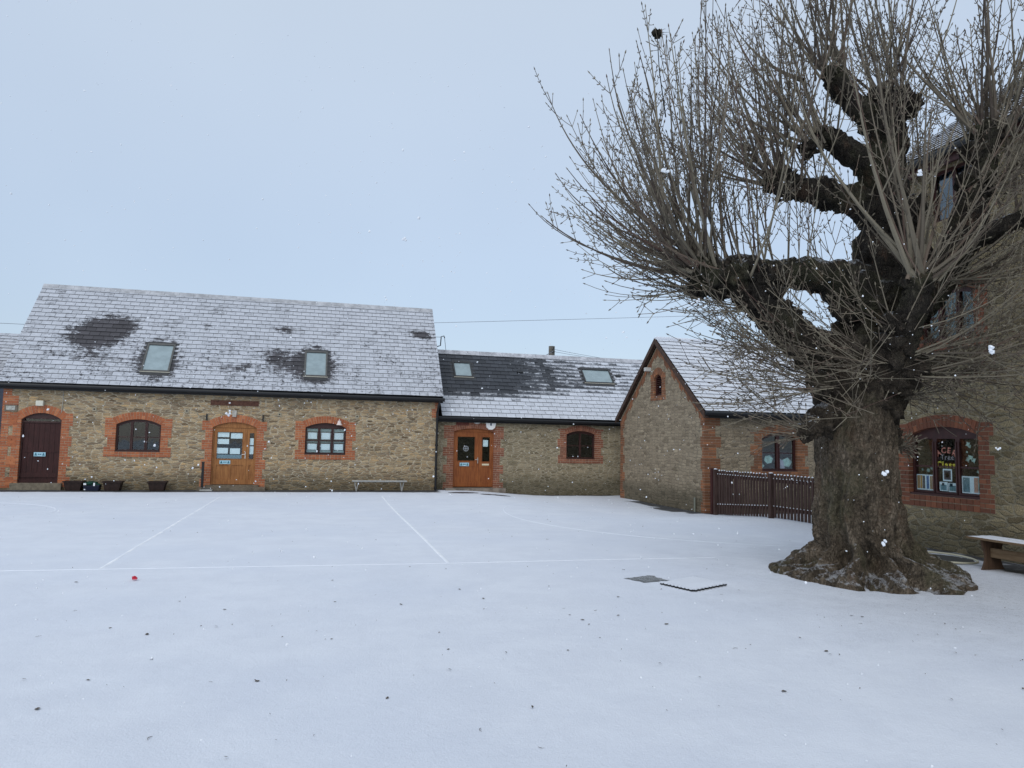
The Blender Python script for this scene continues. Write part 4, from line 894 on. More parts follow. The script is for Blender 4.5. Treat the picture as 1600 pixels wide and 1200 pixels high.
# ================================================================== ALONG THE BARN WALL
def post(x, y, h, label):
    t = thing('iron_post', (x, y, 0), label, 'post', 'black iron posts along the barn front')
    mb = MB(); mb.box((x-.035, y-.035, -.05), (x+.035, y+.035, h)); mb.build('post', M['black'], t)
    mb = MB(); mb.box((x-.045, y-.045, h+.0005), (x+.045, y+.045, h+.02)); mb.build('cap', M['black'], t)
post(-3.36, 24.45, .86, 'black iron post left of the orange brown double door')
post(-8.72, 23.9, .92, 'black iron post at the far left edge before the dark plank door')
t = thing('boot_scraper', (-3.2, 24.2, 0), 'small pale boot scraper at the foot of the black post by the orange door', 'boot scraper')
mb = MB(); mb.box((-3.38, 24.1, .0), (-3.02, 24.3, .05)); mb.build('base', M['white_metal'], t, bevel=.015)
mb = MB(); mb.box((-3.34, 24.14, .0505), (-3.32, 24.26, .10)); mb.box((-3.08, 24.14, .0505), (-3.06, 24.26, .10)); mb.box((-3.3195, 24.19, .075), (-3.0805, 24.2, .10)); mb.build('blade', M['sky_frame'], t)
def planter(x, y):
    t = thing('planter', (x, y, 0), '', 'planter', 'brown planters along the barn wall')
    mb = MB()
    def ring(z, a, b): return [(x-a, y-b, z), (x+a, y-b, z), (x+a, y+b, z), (x-a, y+b, z)]
    v = ring(0, .19, .14)+ring(.27, .245, .18)+ring(.27, .225, .16)+ring(.2, .21, .15)
    mb.add(v, [(3,2,1,0)]+[(i, (i+1) % 4, 4+(i+1) % 4, 4+i) for i in range(4)]+[(4+i, 4+(i+1) % 4, 8+(i+1) % 4, 8+i) for i in range(4)]+[(8+i, 8+(i+1) % 4, 12+(i+1) % 4, 12+i) for i in range(4)])
    mb.build('tub', M['planter'], t, bevel=.008)
    mb = MB(); v = ring(.245, .262, .197)+ring(.285, .268, .203); w_ = ring(.245, .246, .181)+ring(.285, .246, .181)
    mb.add(v+w_, [(i, (i+1) % 4, 4+(i+1) % 4, 4+i) for i in range(4)]+[(8+i, 12+i, 12+(i+1) % 4, 8+(i+1) % 4) for i in range(4)]+[(4+i, 4+(i+1) % 4, 12+(i+1) % 4, 12+i) for i in range(4)]+[(i, 8+i, 8+(i+1) % 4, (i+1) % 4) for i in range(4)])
    mb.build('rim', M['planter'], t)
    mb = MB(); n = 8; P = []
    for j in range(n+1):
        for i in range(n+1):
            px, py = -.215+.43*i/n, -.155+.31*j/n; P.append((x+px, y+py, .262+.02*mn.noise(Vector((px*9, py*9, x)))))
    mb.add(P, [(j*(n+1)+i, j*(n+1)+i+1, (j+1)*(n+1)+i+1, (j+1)*(n+1)+i) for j in range(n) for i in range(n)]); mb.build('snowy_soil', M['soil'], t, smooth=True)
    return t
def soil():
    t = NT('snow_speckled_soil'); n = t.noise(t.obj(), 16, 5, .7); t.col(t.mix(t.step(n, .46, .56), (.06,.04,.025), (.42,.43,.45))); t.bump(n, .01); return t.m
M['soil'] = soil(); M['planter'] = simple('dark_brown_plastic_wood', (.030,.017,.014), .6, .3, .35, 12, bump=.003)
def copy_tree(o, parent=None):
    c = o.copy(); C.objects.link(c); c.parent = parent
    for ch in list(o.children): copy_tree(ch, c)
    return c
p0 = planter(-6.86, 24.36); p0['label'] = 'dark brown tapered planter nearest the oxblood plank door, left of the green and navy bag'
p1 = copy_tree(p0); p1.location = (-5.82, 24.36, 0); p1['label'] = 'dark brown tapered planter beneath the bare barn window, right beside the green and navy bag'
p2 = copy_tree(p0); p2.location = (-4.60, 24.36, 0); p2['label'] = 'dark brown tapered planter standing alone, last one towards the orange brown double door'
t = thing('storage_crate', (-6.36, 24.3, 0), 'navy crate with green lid and white bits standing between two brown planters', 'crate')
mb = MB(); x, y = -6.36, 24.3
v = [(x-.19, y-.12, 0), (x+.19, y-.12, 0), (x+.19, y+.12, 0), (x-.19, y+.12, 0), (x-.22, y-.15, .15), (x+.22, y-.15, .17), (x+.22, y+.15, .17), (x-.22, y+.15, .15)]
mb.add(v, [(3,2,1,0),(4,5,6,7),(0,1,5,4),(1,2,6,5),(2,3,7,6),(3,0,4,7)]); mb.build('crate_body', simple('navy_plastic', (.010,.014,.035), .5, .4), t, bevel=.01)
mb = MB(); mb.blob((x-.05, y, .22), .15, 4, .35, 3, (1.15, .8, .42)); mb.blob((x+.1, y, .18), .12, 9, .3, 3, (1.1, .8, .35)); mb.build('green_bundle', simple('dark_green_cloth', (.012,.05,.035), .8, .2, .4, 9, bump=.01), t, smooth=True)
mb = MB(); mb.box((x+.06, y-.165, .15), (x+.105, y-.152, .24)); mb.box((x-.20, y-.165, .18), (x-.13, y-.152, .23)); mb.box((x-.19, y-.14, .03), (x-.15, y-.131, .06)); mb.build('label_strip', M['paper'], t)
t = thing('metal_bench', (2.03, 24.3, 0), 'pale metal bench with splayed tube legs against the long barn wall', 'bench')
mb = MB(); mb.box((1.16, 24.15, .305), (2.92, 24.42, .345)); mb.build('seat', M['white_metal'], t, bevel=.008)
for x in (1.30, 2.76):
    for yy in (24.19, 24.38):
        mb = MB(); mb.tube([(x-.06, yy, .304), (x, yy, .0)], .012, 8); mb.tube([(x+.06, yy, .304), (x, yy, .0)], .012, 8); mb.build('leg', M['white_metal'], t)
mb = MB(); mb.box((1.3, 24.27, .285), (2.76, 24.30, .3035)); mb.build('rail', M['white_metal'], t)

# ================================================================== PICKET FENCE
FX, FY0, FY1 = 10.38, 11.4, 17.72
t = thing('picket_fence', (FX, 15, -.15), 'dark brown picket fence with snow tipped rails between the gabled building and the tree', 'fence')
zt_ = lambda y: .97+.02*math.sin(y); 
def gz2(y): return gz(FX, y)
mb = MB(); caps = MB(); y = FY1-.13; i = 0
while y > FY0:
    if all(abs(y-q) > .09 for q in (17.66, 15.18, 12.95)):
        j = random.uniform(-.008, .008); mb.box((FX-.011+j*.5, y-.037, gz2(y)+.02), (FX+.009, y+.037, 1.0+j)); caps.blob((FX-.001, y, 1.004+j), .034, i, .25, 1, (.5, 1.0, .42+.3*random.random()))
    y -= .122; i += 1
mb.build('pickets', M['fence'], t)
for yy in (17.66, 15.18, 12.95):
    p = MB(); p.box((FX-.055, yy-.055, gz2(yy)-.3), (FX+.045, yy+.055, 1.03)); q = p.build('post', M['fence'], t, bevel=.006)
    caps.blob((FX-.005, yy, 1.032), .055, yy, .2, 2, (.9, .9, .4))
r_ = MB()
for z0 in (.82, .20):
    n = 8
    for a, b in ((17.60, 15.24), (15.12, 13.01), (12.89, FY0)):
        g0, g1 = (gz2(a), gz2(b)) if z0 < .5 else (0, 0)
        v = [(FX+.010, a, z0+g0), (FX+.055, a, z0+g0), (FX+.055, a, z0+g0+.085), (FX+.010, a, z0+g0+.085), (FX+.010, b, z0+g1), (FX+.055, b, z0+g1), (FX+.055, b, z0+g1+.085), (FX+.010, b, z0+g1+.085)]
        r_.add(v, [(0,1,2,3),(7,6,5,4),(0,4,5,1),(1,5,6,2),(2,6,7,3),(3,7,4,0)])
        k = int(abs(a-b)/.122)
        for s_ in range(k):
            yy = a-.06-s_*.122+.0; caps.blob((FX-.012, yy, z0+g0+(g1-g0)*s_/k+.094), .017, s_, .25, 1, (1.1, 1.0, .7))
r_.build('rails', M['fence'], t)
tag(caps.build('snow_tips', M['snow'], t), kind='stuff')
t = thing('slatted_gate', (10.1, 17.75, -.15), 'narrow dark slatted gate panel closing the gap at the gabled building corner', 'gate')
mb = MB(); mb.box((10.33, 17.78, -.45), (10.41, 17.86, 1.05)); mb.build('post', wood('oxblood_fence_stain', (.035,.010,.009), (.065,.02,.018), .7), t)
mb = MB(); x = 10.40
for k in range(6): mb.box((10.43+k*.12, 17.80, -.18), (10.50+k*.12, 17.82, .98))
mb.box((10.42, 17.8205, .78), (11.2, 17.86, .86)); mb.box((10.42, 17.8205, .0), (11.2, 17.86, .08)); mb.build('slats', M['fence'], t)

# ================================================================== RIGHT WALL: HOOP AND BENCH
mb = MB(); cx, cy = 9.08, 9.15; pts = [(cx+.53*math.cos(a), cy+.53*math.sin(a), gz(cx, cy)+.02+.012*math.sin(a*2)) for a in [2*PI*i/64 for i in range(65)]]
mb.tube(pts, .0145, 8, cap=False); o = mb.build('hoop', simple('cream_plastic_hoop', (.52,.50,.38), .45, .5), loc=(cx, cy, 0), smooth=True); tag(o, 'cream plastic hoop lying on the ground behind the tree roots', 'hoop')
patch('bare_patch', ragged([(cx+.50*math.cos(a), cy+.50*math.sin(a)) for a in [2*PI*i/24 for i in range(24)]], .05, 3), simple('damp_tarmac', (.055,.058,.058), .7, .3, .4, 30), 'dark bare ground inside the cream hoop', z=.006)
t = thing('wooden_bench', (9.1, 6.9, 0), 'snow topped wooden bench with curved end board beside the tall building', 'bench')
X0, X1, Y0, Y1 = 8.86, 9.30, 5.6, 8.40
mb = MB(); mb.box((X0, Y0, .405), (X1, Y1, .435)); mb.build('seat', M['bench_wood'], t, bevel=.004)
mb = MB(); n = 60; P = []
for j in range(n+1):
    for i in range(7):
        e_ = 0 if i in (0, 6) or j in (0, n) else 1
        P.append((X0+.008+(X1-X0-.016)*i/6, Y0+.008+(Y1-Y0-.016)*j/n, .4355+e_*(.008+.005*mn.noise(Vector((i*.8, j*.5, 2))))))
mb.add(P, [(j*7+i, j*7+i+1, (j+1)*7+i+1, (j+1)*7+i) for j in range(n) for i in range(6)]); 
def bsnow():
    tt = NT('thin_bench_snow'); v = tt.obj(); n = tt.noise(v, 11, 5, .7); tt.col(tt.mix(tt.step(n, .28, .38), (.04,.03,.022), SNOWC)); tt.bump(n, .004); return tt.m
mb.build('snow_layer', bsnow(), t, smooth=True)
for yy in (8.18, 6.0):
    prof = [(.03, 0), (.055, .04), (.085, .12), (.095, .18), (.075, .26), (.05, .33), (.04, .404)]
    poly = [(X0+a, z) for a, z in prof]+[(X1-a, z) for a, z in prof[::-1]]
    mb = MB(); v = [(x, yy, z) for x, z in poly]+[(x, yy+.03, z) for x, z in poly]; n = len(poly)
    mb.add(v, [tuple(range(n)), tuple(range(n, 2*n))[::-1]]+[(i, n+i, n+(i+1) % n, (i+1) % n) for i in range(n)]); mb.build('leg', M['bench_leg'], t)
mb = MB(); mb.box((X0+.16, 6.0, .17), (X0+.185, 8.17, .30)); mb.build('stretcher', M['bench_wood'], t, bevel=.004)

# ================================================================== FOAM MAT AND SMALL RED BIT
def jig(a, b, n, amp, out):
    a, b = Vector(a), Vector(b); d = b-a; L = d.length; t = d/L; nr = Vector((t.y, -t.x)); P = []
    for i in range(n):
        for q, h in ((0, 0), (.28, 0), (.22, 1), (.5, 1.1), (.78, 1), (.72, 0)): P.append(tuple(a+t*L*(i+q)/n+nr*amp*h*out))
    return P
c4 = [(3.93, 7.92), (4.10, 7.46), (4.68, 7.74), (4.50, 8.20)]
out = []
for i in range(4): out += jig(c4[i], c4[(i+1) % 4], 9, .018, 1 if i < 2 else -1)
t = thing('foam_mat', (4.3, 7.83, 0), 'white snow covered square foam play mat with jigsaw edges beside the dark square', 'play mat')
g0 = gz(4.3, 7.83)+.006
def plate(poly, z0, z1):
    mb = MB(); bm = bmesh.new(); vs_ = [bm.verts.new((x, y, 0)) for x, y in poly]; es = [bm.edges.new((vs_[i], vs_[(i+1) % len(vs_)])) for i in range(len(vs_))]
    bmesh.ops.triangle_fill(bm, edges=es, use_beauty=True, normal=(0, 0, 1)); bm.verts.index_update(); n = len(vs_)
    F = []
    for f in bm.faces: ids = [v.index for v in f.verts]; F += [tuple(ids), tuple(i+n for i in ids[::-1])]
    F += [(i, (i+1) % n, n+(i+1) % n, n+i) for i in range(n)]
    mb.add([(x, y, z0) for x, y in poly]+[(x, y, z1) for x, y in poly], F); bm.free(); return mb
plate(out, g0, g0+.013).build('foam_tile', simple('black_foam', (.014,.015,.017), .8), t)
cx, cy = 4.30, 7.83
plate([(cx+(x-cx)*.985, cy+(y-cy)*.985) for x, y in out], g0+.0132, g0+.022).build('snow_layer', M['snow'], t)
t = MB(); t.box((-1.935, 9.14, .012), (-1.885, 9.175, .03)); t.blob((-1.92, 9.17, .035), .022, 3, .5, 2, (1, 1, .6)); o = t.build('red_scrap', simple('red_plastic', (.55,.03,.06), .5, .4), loc=(-1.91, 9.16, 0)); tag(o, 'tiny crumpled red scrap lying on the snow at front left', 'litter')

# ================================================================== LEAVES AND TWIGS ON THE SNOW
leafm = simple('dead_leaf_brown', (.11,.095,.08), .9, .2, .4, 30)
def leaf_mesh(seed):
    rnd = random.Random(seed); mb = MB(); n = 9
    P = [(0, 0, .012)]+[((.022+.02*rnd.random())*math.cos(2*PI*i/n)*1.3, (.022+.02*rnd.random())*math.sin(2*PI*i/n), .003+.022*rnd.random()) for i in range(n)]
    mb.add(P, [(0, 1+i, 1+(i+1) % n) for i in range(n)]); return mb
def twig_mesh(seed):
    rnd = random.Random(seed); mb = MB(); L = .07+.1*rnd.random(); k = rnd.uniform(-.03, .03)
    mb.tube([(-L/2, 0, .006), (-L*.1, k, .012), (L*.2, k*.6, .008), (L/2, -k, .006)], [.0035, .004, .003, .002], 5); mb.tube([(-L*.1, k, .012), (L*.12, k+.03, .014)], .0022, 4); return mb
LS = [(119,910),(435,908),(627,945),(172,982),(117,955),(237,1031),(138,1063),(232,1154),(352,953),(281,940),(586,930),(524,941),(910,970),(880,952),(937,997),(887,1017),(1149,1013),(1009,855),(855,843),(752,1142),(755,936),(402,1065),(330,1066),(718,921),(519,907),(1345,974),(975,891),(60,1108),(845,1169),(1225,1080),(605,1092),(508,999),(517,999),(640,885),(1128,930),(1330,962),(1347,964),(1524,1024),(1250,996),(1041,976),(1467,935),(860,815),(198,836),(490,1150),(700,1016),(230,992),(60,995),(890,962),(966,934),(1240,868),(1225,878),(1150,846),(930,955),(1290,1017),(1105,890)]
prot = {}
def px_ground(x, y):
    d = Fv+Rv*((x-800)/F_PX)-Uv*((y-600)/F_PX); k = -1.6/d.z; return (round(d.x*k, 2), round(d.y*k, 2))
# ground spots of the fallen bits, measured once from the photograph
SPOTS = [px_ground(*q) for q in LS]
rnd = random.Random(2)
for i, (x, y) in enumerate(SPOTS):
    tw = i % 3 == 1; key = (tw, i % 4)
    if key not in prot: prot[key] = (twig_mesh if tw else leaf_mesh)(i).build('fallen_twig' if tw else 'dead_leaf', leafm); o = prot[key]
    else: o = prot[key].copy(); C.objects.link(o)
    o.location = (x, y, gz(x, y)+.002); o.rotation_euler = (0, 0, rnd.uniform(0, 6)); k_ = rnd.uniform(.2, .42); o.scale = (k_*1.2, k_, k_*.8)
    if tw: tag(o, 'small dark broken twig lying on the thin snow', 'twig', 'broken twigs scattered over the snow')
    else: tag(o, 'small dark curled dead leaf lying on the thin snow', 'leaf', 'dead leaves scattered over the snow')
mb = MB()
for i in range(380):
    x = rnd.uniform(-9, 10); y = rnd.uniform(1.5, 24); r = rnd.uniform(.0015, .0042)*(1+.8*(y > 9))
    if rnd.random() < .35: a = rnd.uniform(1, 9); x = 3.5+rnd.gauss(0, 2.5); y = 5+rnd.gauss(0, 2.0)
    if x > 9.7 or y < 1: continue
    z = gz(x, y); an = rnd.uniform(0, PI); dx, dy = math.cos(an)*r*rnd.uniform(1, 3), math.sin(an)*r*rnd.uniform(1, 3)
    mb.add([(x-dx, y-dy, z+.008), (x+dy*.5, y-dx*.5, z+.010), (x+dx, y+dy, z+.012), (x-dy*.5, y+dx*.5, z+.016)], [(0, 1, 2, 3)])
o = mb.build('leaf_litter', leafm); tag(o, 'fine dark leaf crumbs and bud scales sprinkled over the snow', 'leaf litter', kind='stuff')

# ================================================================== THE TREE
TX, TY = 6.92, 8.12
def bark_mat(name, a, b, c, snowy=.35, vs=1.0, dark_up=None, low=None):
    t = NT(name); v = t.obj(); o = t.sep(v)
    st = t.scale(v, (15*vs, 15*vs, 4.5*vs)); w_ = t.vadd(t.noise(v, 3, 3, .6, True), (.5, .5, .5), 'SUBTRACT'); st = t.vadd(st, t.scale(w_, (3, 3, 2)))
    x = t.n('ShaderNodeTexVoronoi', feature='DISTANCE_TO_EDGE'); t.l(st, x.inputs['Vector']); x.inputs['Scale'].default_value = 1.7
    n1 = t.noise(v, 26, 6, .75); n2 = t.noise(t.scale(v, (1, 1, .45)), 6, 5, .7); n3 = t.noise(v, 1.6, 4, .6)
    fis = t.step(x.outputs[0], .0, .22)
    k = t.math('ADD', t.math('MULTIPLY', n1, .55), t.math('MULTIPLY', n2, .55)); col = t.ramp(k, [(.40, a), (.53, b), (.66, c)])
    col = t.mix(t.math('MULTIPLY', t.math('MULTIPLY', t.math('SUBTRACT', 1, fis), t.step(n2, .4, .6)), .45), col, tuple(q*.35 for q in a))
    n5 = t.noise(t.scale(v, (1, 1, .6)), 4.2, 5, .7)
    col = t.mix(t.math('MULTIPLY', t.step(n3, .47, .62), .45), col, (.075, .078, .040)); col = t.mix(t.math('MULTIPLY', t.step(n5, .52, .64), .55), col, tuple(q*.55 for q in a)); col = t.mix(t.math('MULTIPLY', t.step(n5, .46, .34), .35), col, (.13, .075, .048))
    if dark_up: col = t.mix(t.math('MULTIPLY', t.step(t.math('ADD', o[2], t.math('MULTIPLY', n3, .8)), dark_up[0], dark_up[1]), .8), col, (.022, .019, .017))
    if low: col = t.mix(t.math('SUBTRACT', 1, t.step(t.math('ADD', o[2], t.math('ADD', t.math('MULTIPLY', n2, 1.3), t.math('MULTIPLY', n1, .6))), low[0], low[1])), col, t.ramp(k, [(.40, (.022,.018,.014)), (.55, (.066,.052,.038)), (.7, (.15,.12,.09))]))
    nm = t.sep(t.n('ShaderNodeNewGeometry').outputs['Normal'])
    up = t.math('ADD', nm[2], t.math('MULTIPLY_ADD', n1, 1.1, t.math('MULTIPLY_ADD', n2, .9, -1.0)))
    col = t.mix(t.math('MULTIPLY', t.step(up, .76, 1.10), snowy), col, (.66, .70, .76)); t.col(col)
    t.bump(t.math('ADD', t.math('MULTIPLY', fis, .3), t.math('ADD', t.math('MULTIPLY', n1, 1.1), t.math('MULTIPLY', n2, .8))), .055); return t.m
M['bark'] = bark_mat('grey_brown_bark', (.028,.022,.016), (.115,.090,.063), (.29,.235,.175), snowy=.6, dark_up=(1.9, 4.4))
M['limb'] = bark_mat('black_wet_limb_bark', (.012,.010,.009), (.030,.026,.021), (.085,.074,.058), snowy=.85, vs=1.4, low=(2.7, 4.6))
tree = thing('tree', (TX, TY, 0), 'huge old pollarded tree with flaring roots and a crown of bare upright shoots', 'tree')
# pit polygon (world xy) around the trunk
PIT = [(5.76, 8.42), (5.85, 7.70), (6.05, 7.18), (6.40, 6.97), (7.08, 6.79), (7.55, 7.02), (8.16, 7.74), (8.20, 8.17), (7.6, 9.0), (6.7, 9.25), (6.05, 8.95)]
def pit_r(th):
    d = Vector((math.cos(th), math.sin(th))); best = 9
    for i in range(len(PIT)):
        a = Vector(PIT[i])-Vector((TX, TY)); b = Vector(PIT[(i+1) % len(PIT)])-Vector((TX, TY)); e_ = b-a
        den = d.x*e_.y-d.y*e_.x
        if abs(den) < 1e-6: continue
        s_ = (a.x*e_.y-a.y*e_.x)/den; q = (a.x*d.y-a.y*d.x)/den
        if s_ > 0 and -.001 <= q <= 1.001: best = min(best, s_)
    return best
def trunk():
    NT_, NZ = 300, 170; zs = [-.05+.65*(i/80)**1.2 for i in range(80)]+[.60+(3.05-.60)*i/(NZ-81) for i in range(NZ-80)]
    lobes = [(-2.95, .16, .8), (-2.45, .20, 1.0), (-1.95, .14, .7), (-1.52, .22, 1.0), (-1.05, .15, .75), (-.55, .22, 1.0), (-.08, .16, .9), (.45, .2, .8), (1.2, .3, .9), (2.0, .25, .8), (2.65, .2, .8)]
    P = []; mb = MB()
    for z in zs:
        for k in range(NT_):
            th = 2*PI*k/NT_-PI; ct, st = math.cos(th), math.sin(th)
            lob = 0
            for c, wd, am in lobes:
                d = (th-c+PI+.22*mn.noise(Vector((z*2.2, c, 0)))+.05*mn.noise(Vector((z*7, c, 5)))) % (2*PI)-PI
                lob = max(lob, am*math.exp(-(d/(wd*(1-.25*max(0, .6-z))))**2))
            r0 = .462+.03*max(0, 1.4-z) + (.07*ss(2.1, 3.0, z))
            r0 *= 1+.04*math.cos(2*th+1)+.035*math.sin(3*th+.5+z*.5)
            rp = pit_r(th); zz = max(z, 0)
            fl = max(0, 1-zz/(.14+.50*lob)); flare = fl**2.4
            base = max(0, 1-zz/.075)**1.6        # low apron of small roots filling the pit
            r = r0+(rp-r0)*max(flare, base)
            r += (.19*lob-.07)*(max(0, 1-abs(zz-.25)/.8)**1.3+.30*max(0, 1-abs(zz-.9)/1.0))
            ang = th*1.0
            sw = .35*mn.noise(Vector((ct*2, st*2, zz*3)))
            c2, s2 = math.cos(th+sw), math.sin(th+sw)
            rg = mn.noise(Vector((c2*5.5, s2*5.5, zz*1.2)))*.5+(.45-abs(mn.noise(Vector((c2*10, s2*10, zz*1.5+4))))*1.6)*.30
            fz = max(flare, base)
            r += rg*(.060+1.1*fz*(1-fz))
            q = Vector((ct*r, st*r, z))
            r += .028*mn.noise(Vector((q.x*4.5, q.y*4.5, q.z*1.7)))+.022*(.5-abs(mn.noise(Vector((q.x*9, q.y*9, q.z*2.2))))*2)+.020*mn.noise(Vector((q.x*20, q.y*20, q.z*6)))+.012*mn.noise(Vector((q.x*40, q.y*40, q.z*14)))
            r = min(r, rp+.004)
            h = z
            if fz > .03: h += fz*(.05*mn.noise(Vector((q.x*5, q.y*5, 1)))+.04*mn.noise(Vector((q.x*13, q.y*13, 7)))+.17*(.38-abs(mn.noise(Vector((c2*6.5, s2*6.5, r*.5))))*1.5)+.09*(.4-abs(mn.noise(Vector((c2*15, s2*15, r*.9))))*1.6)+.10*lob*(1-fz))*min(1, (rp-r)*6+.25)+.03*fz
            if z < 0: h = -.06
            P.append((TX+ct*r-.085*ss(.05, .8, z), TY+st*r, h))
    F = [(j*NT_+i, j*NT_+(i+1) % NT_, (j+1)*NT_+(i+1) % NT_, (j+1)*NT_+i) for j in range(NZ-1) for i in range(NT_)]
    mb.add(P, F); return mb
trunk().build('trunk', M['bark'], tree, smooth=True)
def FP(px, py, fwd):
    """frozen survey helper: photo bearing + real forward distance -> world point (metres)"""
    d = Fv+Rv*((px-800)/F_PX)-Uv*((py-600)/F_PX); k = fwd/d.dot(F0); return Vector((d.x*k, d.y*k, 1.6+d.z*k))
def cr(pts, k=8):
    out = []; n = len(pts)
    for i in range(n-1):
        p0, p1, p2, p3 = pts[max(i-1, 0)], pts[i], pts[i+1], pts[min(i+2, n-1)]
        for j in range(k):
            t = j/k; out.append(.5*((2*p1)+(p2-p0)*t+(2*p0-5*p1+4*p2-p3)*t*t+(3*p1-p0-3*p2+p3)*t**3))
    out.append(pts[-1]); return out
TF = 9.62
def limb(mb, nodes, seed=0, n=26, endcap=True):
    pts = [FP(x, y, TF+d) for x, y, d, r in nodes]; rs = [Vector((r, 0, 0)) for *_, r in nodes]
    P = cr(pts, 9); Rr = [v.x for v in cr(rs, 9)]; base = len(mb.v)
    if endcap:
        d = (P[-1]-P[-2]).normalized(); r = Rr[-1]
        for a in (.35, .62, .82, .95): P.append(P[-1-0]+d*r*.22) ; Rr.append(r*math.sqrt(max(.02, 1-a*a)))
    mb2 = MB(); mb2.tube(P, Rr, n)
    for i, v in enumerate(mb2.v):
        ring = min(i//n, len(P)-1); c = P[ring]; q = Vector(v); d = (q-c)
        k = .28*mn.noise(q*2.4+Vector((seed, 0, 0)))+.14*mn.noise(q*7+Vector((0, seed, 0)))+.17*mn.noise(q*21)+.13*mn.noise(q*45)
        mb2.v[i] = tuple(c+d*(.90+k*1.3))
    mb.add(mb2.v, mb2.f)
    return P, Rr
KN = []   # knuckles for shoots: (limb index, point, radius, mean direction px-plane, ...)
limbs = {}
def mk(name_label, chains, knobs):
    mb = MB()
    for i, ch in enumerate(chains): limb(mb, ch, seed=len(limbs)*3+i)
    for (x, y, d, r) in knobs: mb.blob(tuple(FP(x, y, TF+d)), r, x*.1, .42, 4)
    o = mb.build('limb', M['limb'], tree, smooth=True); o['label'] = name_label; limbs[name_label] = o; return o
L1 = mk('low horizontal limb reaching left with a knuckled end', [
    [(1365,475,0,.36),(1310,440,-.05,.27),(1250,430,-.15,.235),(1190,430,-.25,.22),(1140,428,-.35,.22),(1105,430,-.4,.20)]],
    [(1100,418,-.4,.19),(1118,440,-.42,.22),(1150,430,-.4,.20),(1092,448,-.4,.13),(1185,440,-.3,.2),(1205,462,-.32,.14),(1218,482,-.3,.13),(1235,492,-.28,.12)])
L2 = mk('thick limb slanting up left from the trunk fork', [
    [(1345,600,-.05,.42),(1290,560,-.15,.30),(1235,522,-.3,.235),(1195,488,-.35,.20),(1165,455,-.38,.19),(1135,438,-.4,.18)],
    [(1195,492,-.3,.16),(1222,498,-.3,.15),(1243,500,-.3,.12)]],
    [(1180,470,-.3,.19),(1230,505,-.3,.15)])
L3 = mk('upright central stem dark and knobbly', [
    [(1342,640,0,.50),(1345,575,0,.50),(1358,510,.05,.46),(1376,445,.1,.40),(1382,380,.1,.36),(1384,320,.1,.29),(1388,255,.1,.25),(1390,200,.1,.25),(1392,165,.1,.24)]],
    [(1380,160,.1,.20),(1408,165,.1,.20),(1330,560,.1,.4),(1400,340,.1,.3),(1355,480,-.1,.35),(1420,330,.15,.18)])
L4 = mk('middle limb pointing left to a knuckle below the skyline', [
    [(1390,360,.05,.28),(1345,318,.1,.25),(1300,305,.1,.22),(1260,298,.1,.19),(1225,287,.1,.18)]],
    [(1215,285,.1,.17),(1232,292,.1,.18),(1290,300,.1,.19)])
L5 = mk('short limb rising left above the middle limb', [
    [(1390,300,.1,.24),(1355,262,.05,.19),(1320,232,.0,.16),(1295,212,-.05,.14)]],
    [(1290,212,-.05,.13),(1262,232,-.05,.11)])
L6 = mk('topmost left limb ending in a steep knuckle', [
    [(1390,215,.1,.22),(1355,178,.1,.19),(1325,150,.1,.17),(1305,125,.1,.15)]],
    [(1300,118,.1,.13),(1318,140,.1,.14)])
L7 = mk('right limb rising towards the tall building', [
    [(1370,560,0,.40),(1405,500,.0,.32),(1450,450,-.1,.27),(1490,395,-.25,.24),(1518,330,-.35,.21),(1530,270,-.4,.19),(1540,215,-.45,.17)],
    [(1500,385,-.25,.2),(1550,362,-.45,.15),(1610,335,-.6,.13)]],
    [(1542,210,-.45,.17),(1528,240,-.42,.16),(1525,290,-.4,.19),(1440,420,.0,.26)])
L8 = mk('stubby forward limb with burrs on the trunk front', [
    [(1375,600,-.25,.36),(1402,540,-.5,.28),(1424,490,-.75,.21),(1434,450,-.9,.17)]],
    [(1433,440,-.9,.16),(1402,505,-.7,.17),(1395,545,-.5,.24),(1420,575,-.4,.20)])
L9 = mk('low burrs either side of the trunk', [
    [(1330,640,-.1,.34),(1295,650,-.25,.20),(1268,668,-.4,.14)], [(1370,640,-.1,.40),(1398,622,-.1,.20),(1410,612,-.15,.12)], [(1300,610,-.1,.3),(1278,598,-.3,.17)]],
    [(1262,672,-.45,.12),(1283,660,-.35,.17),(1402,620,-.15,.13),(1394,692,-.12,.10),(1396,678,-.1,.09),(1284,602,-.3,.14)])

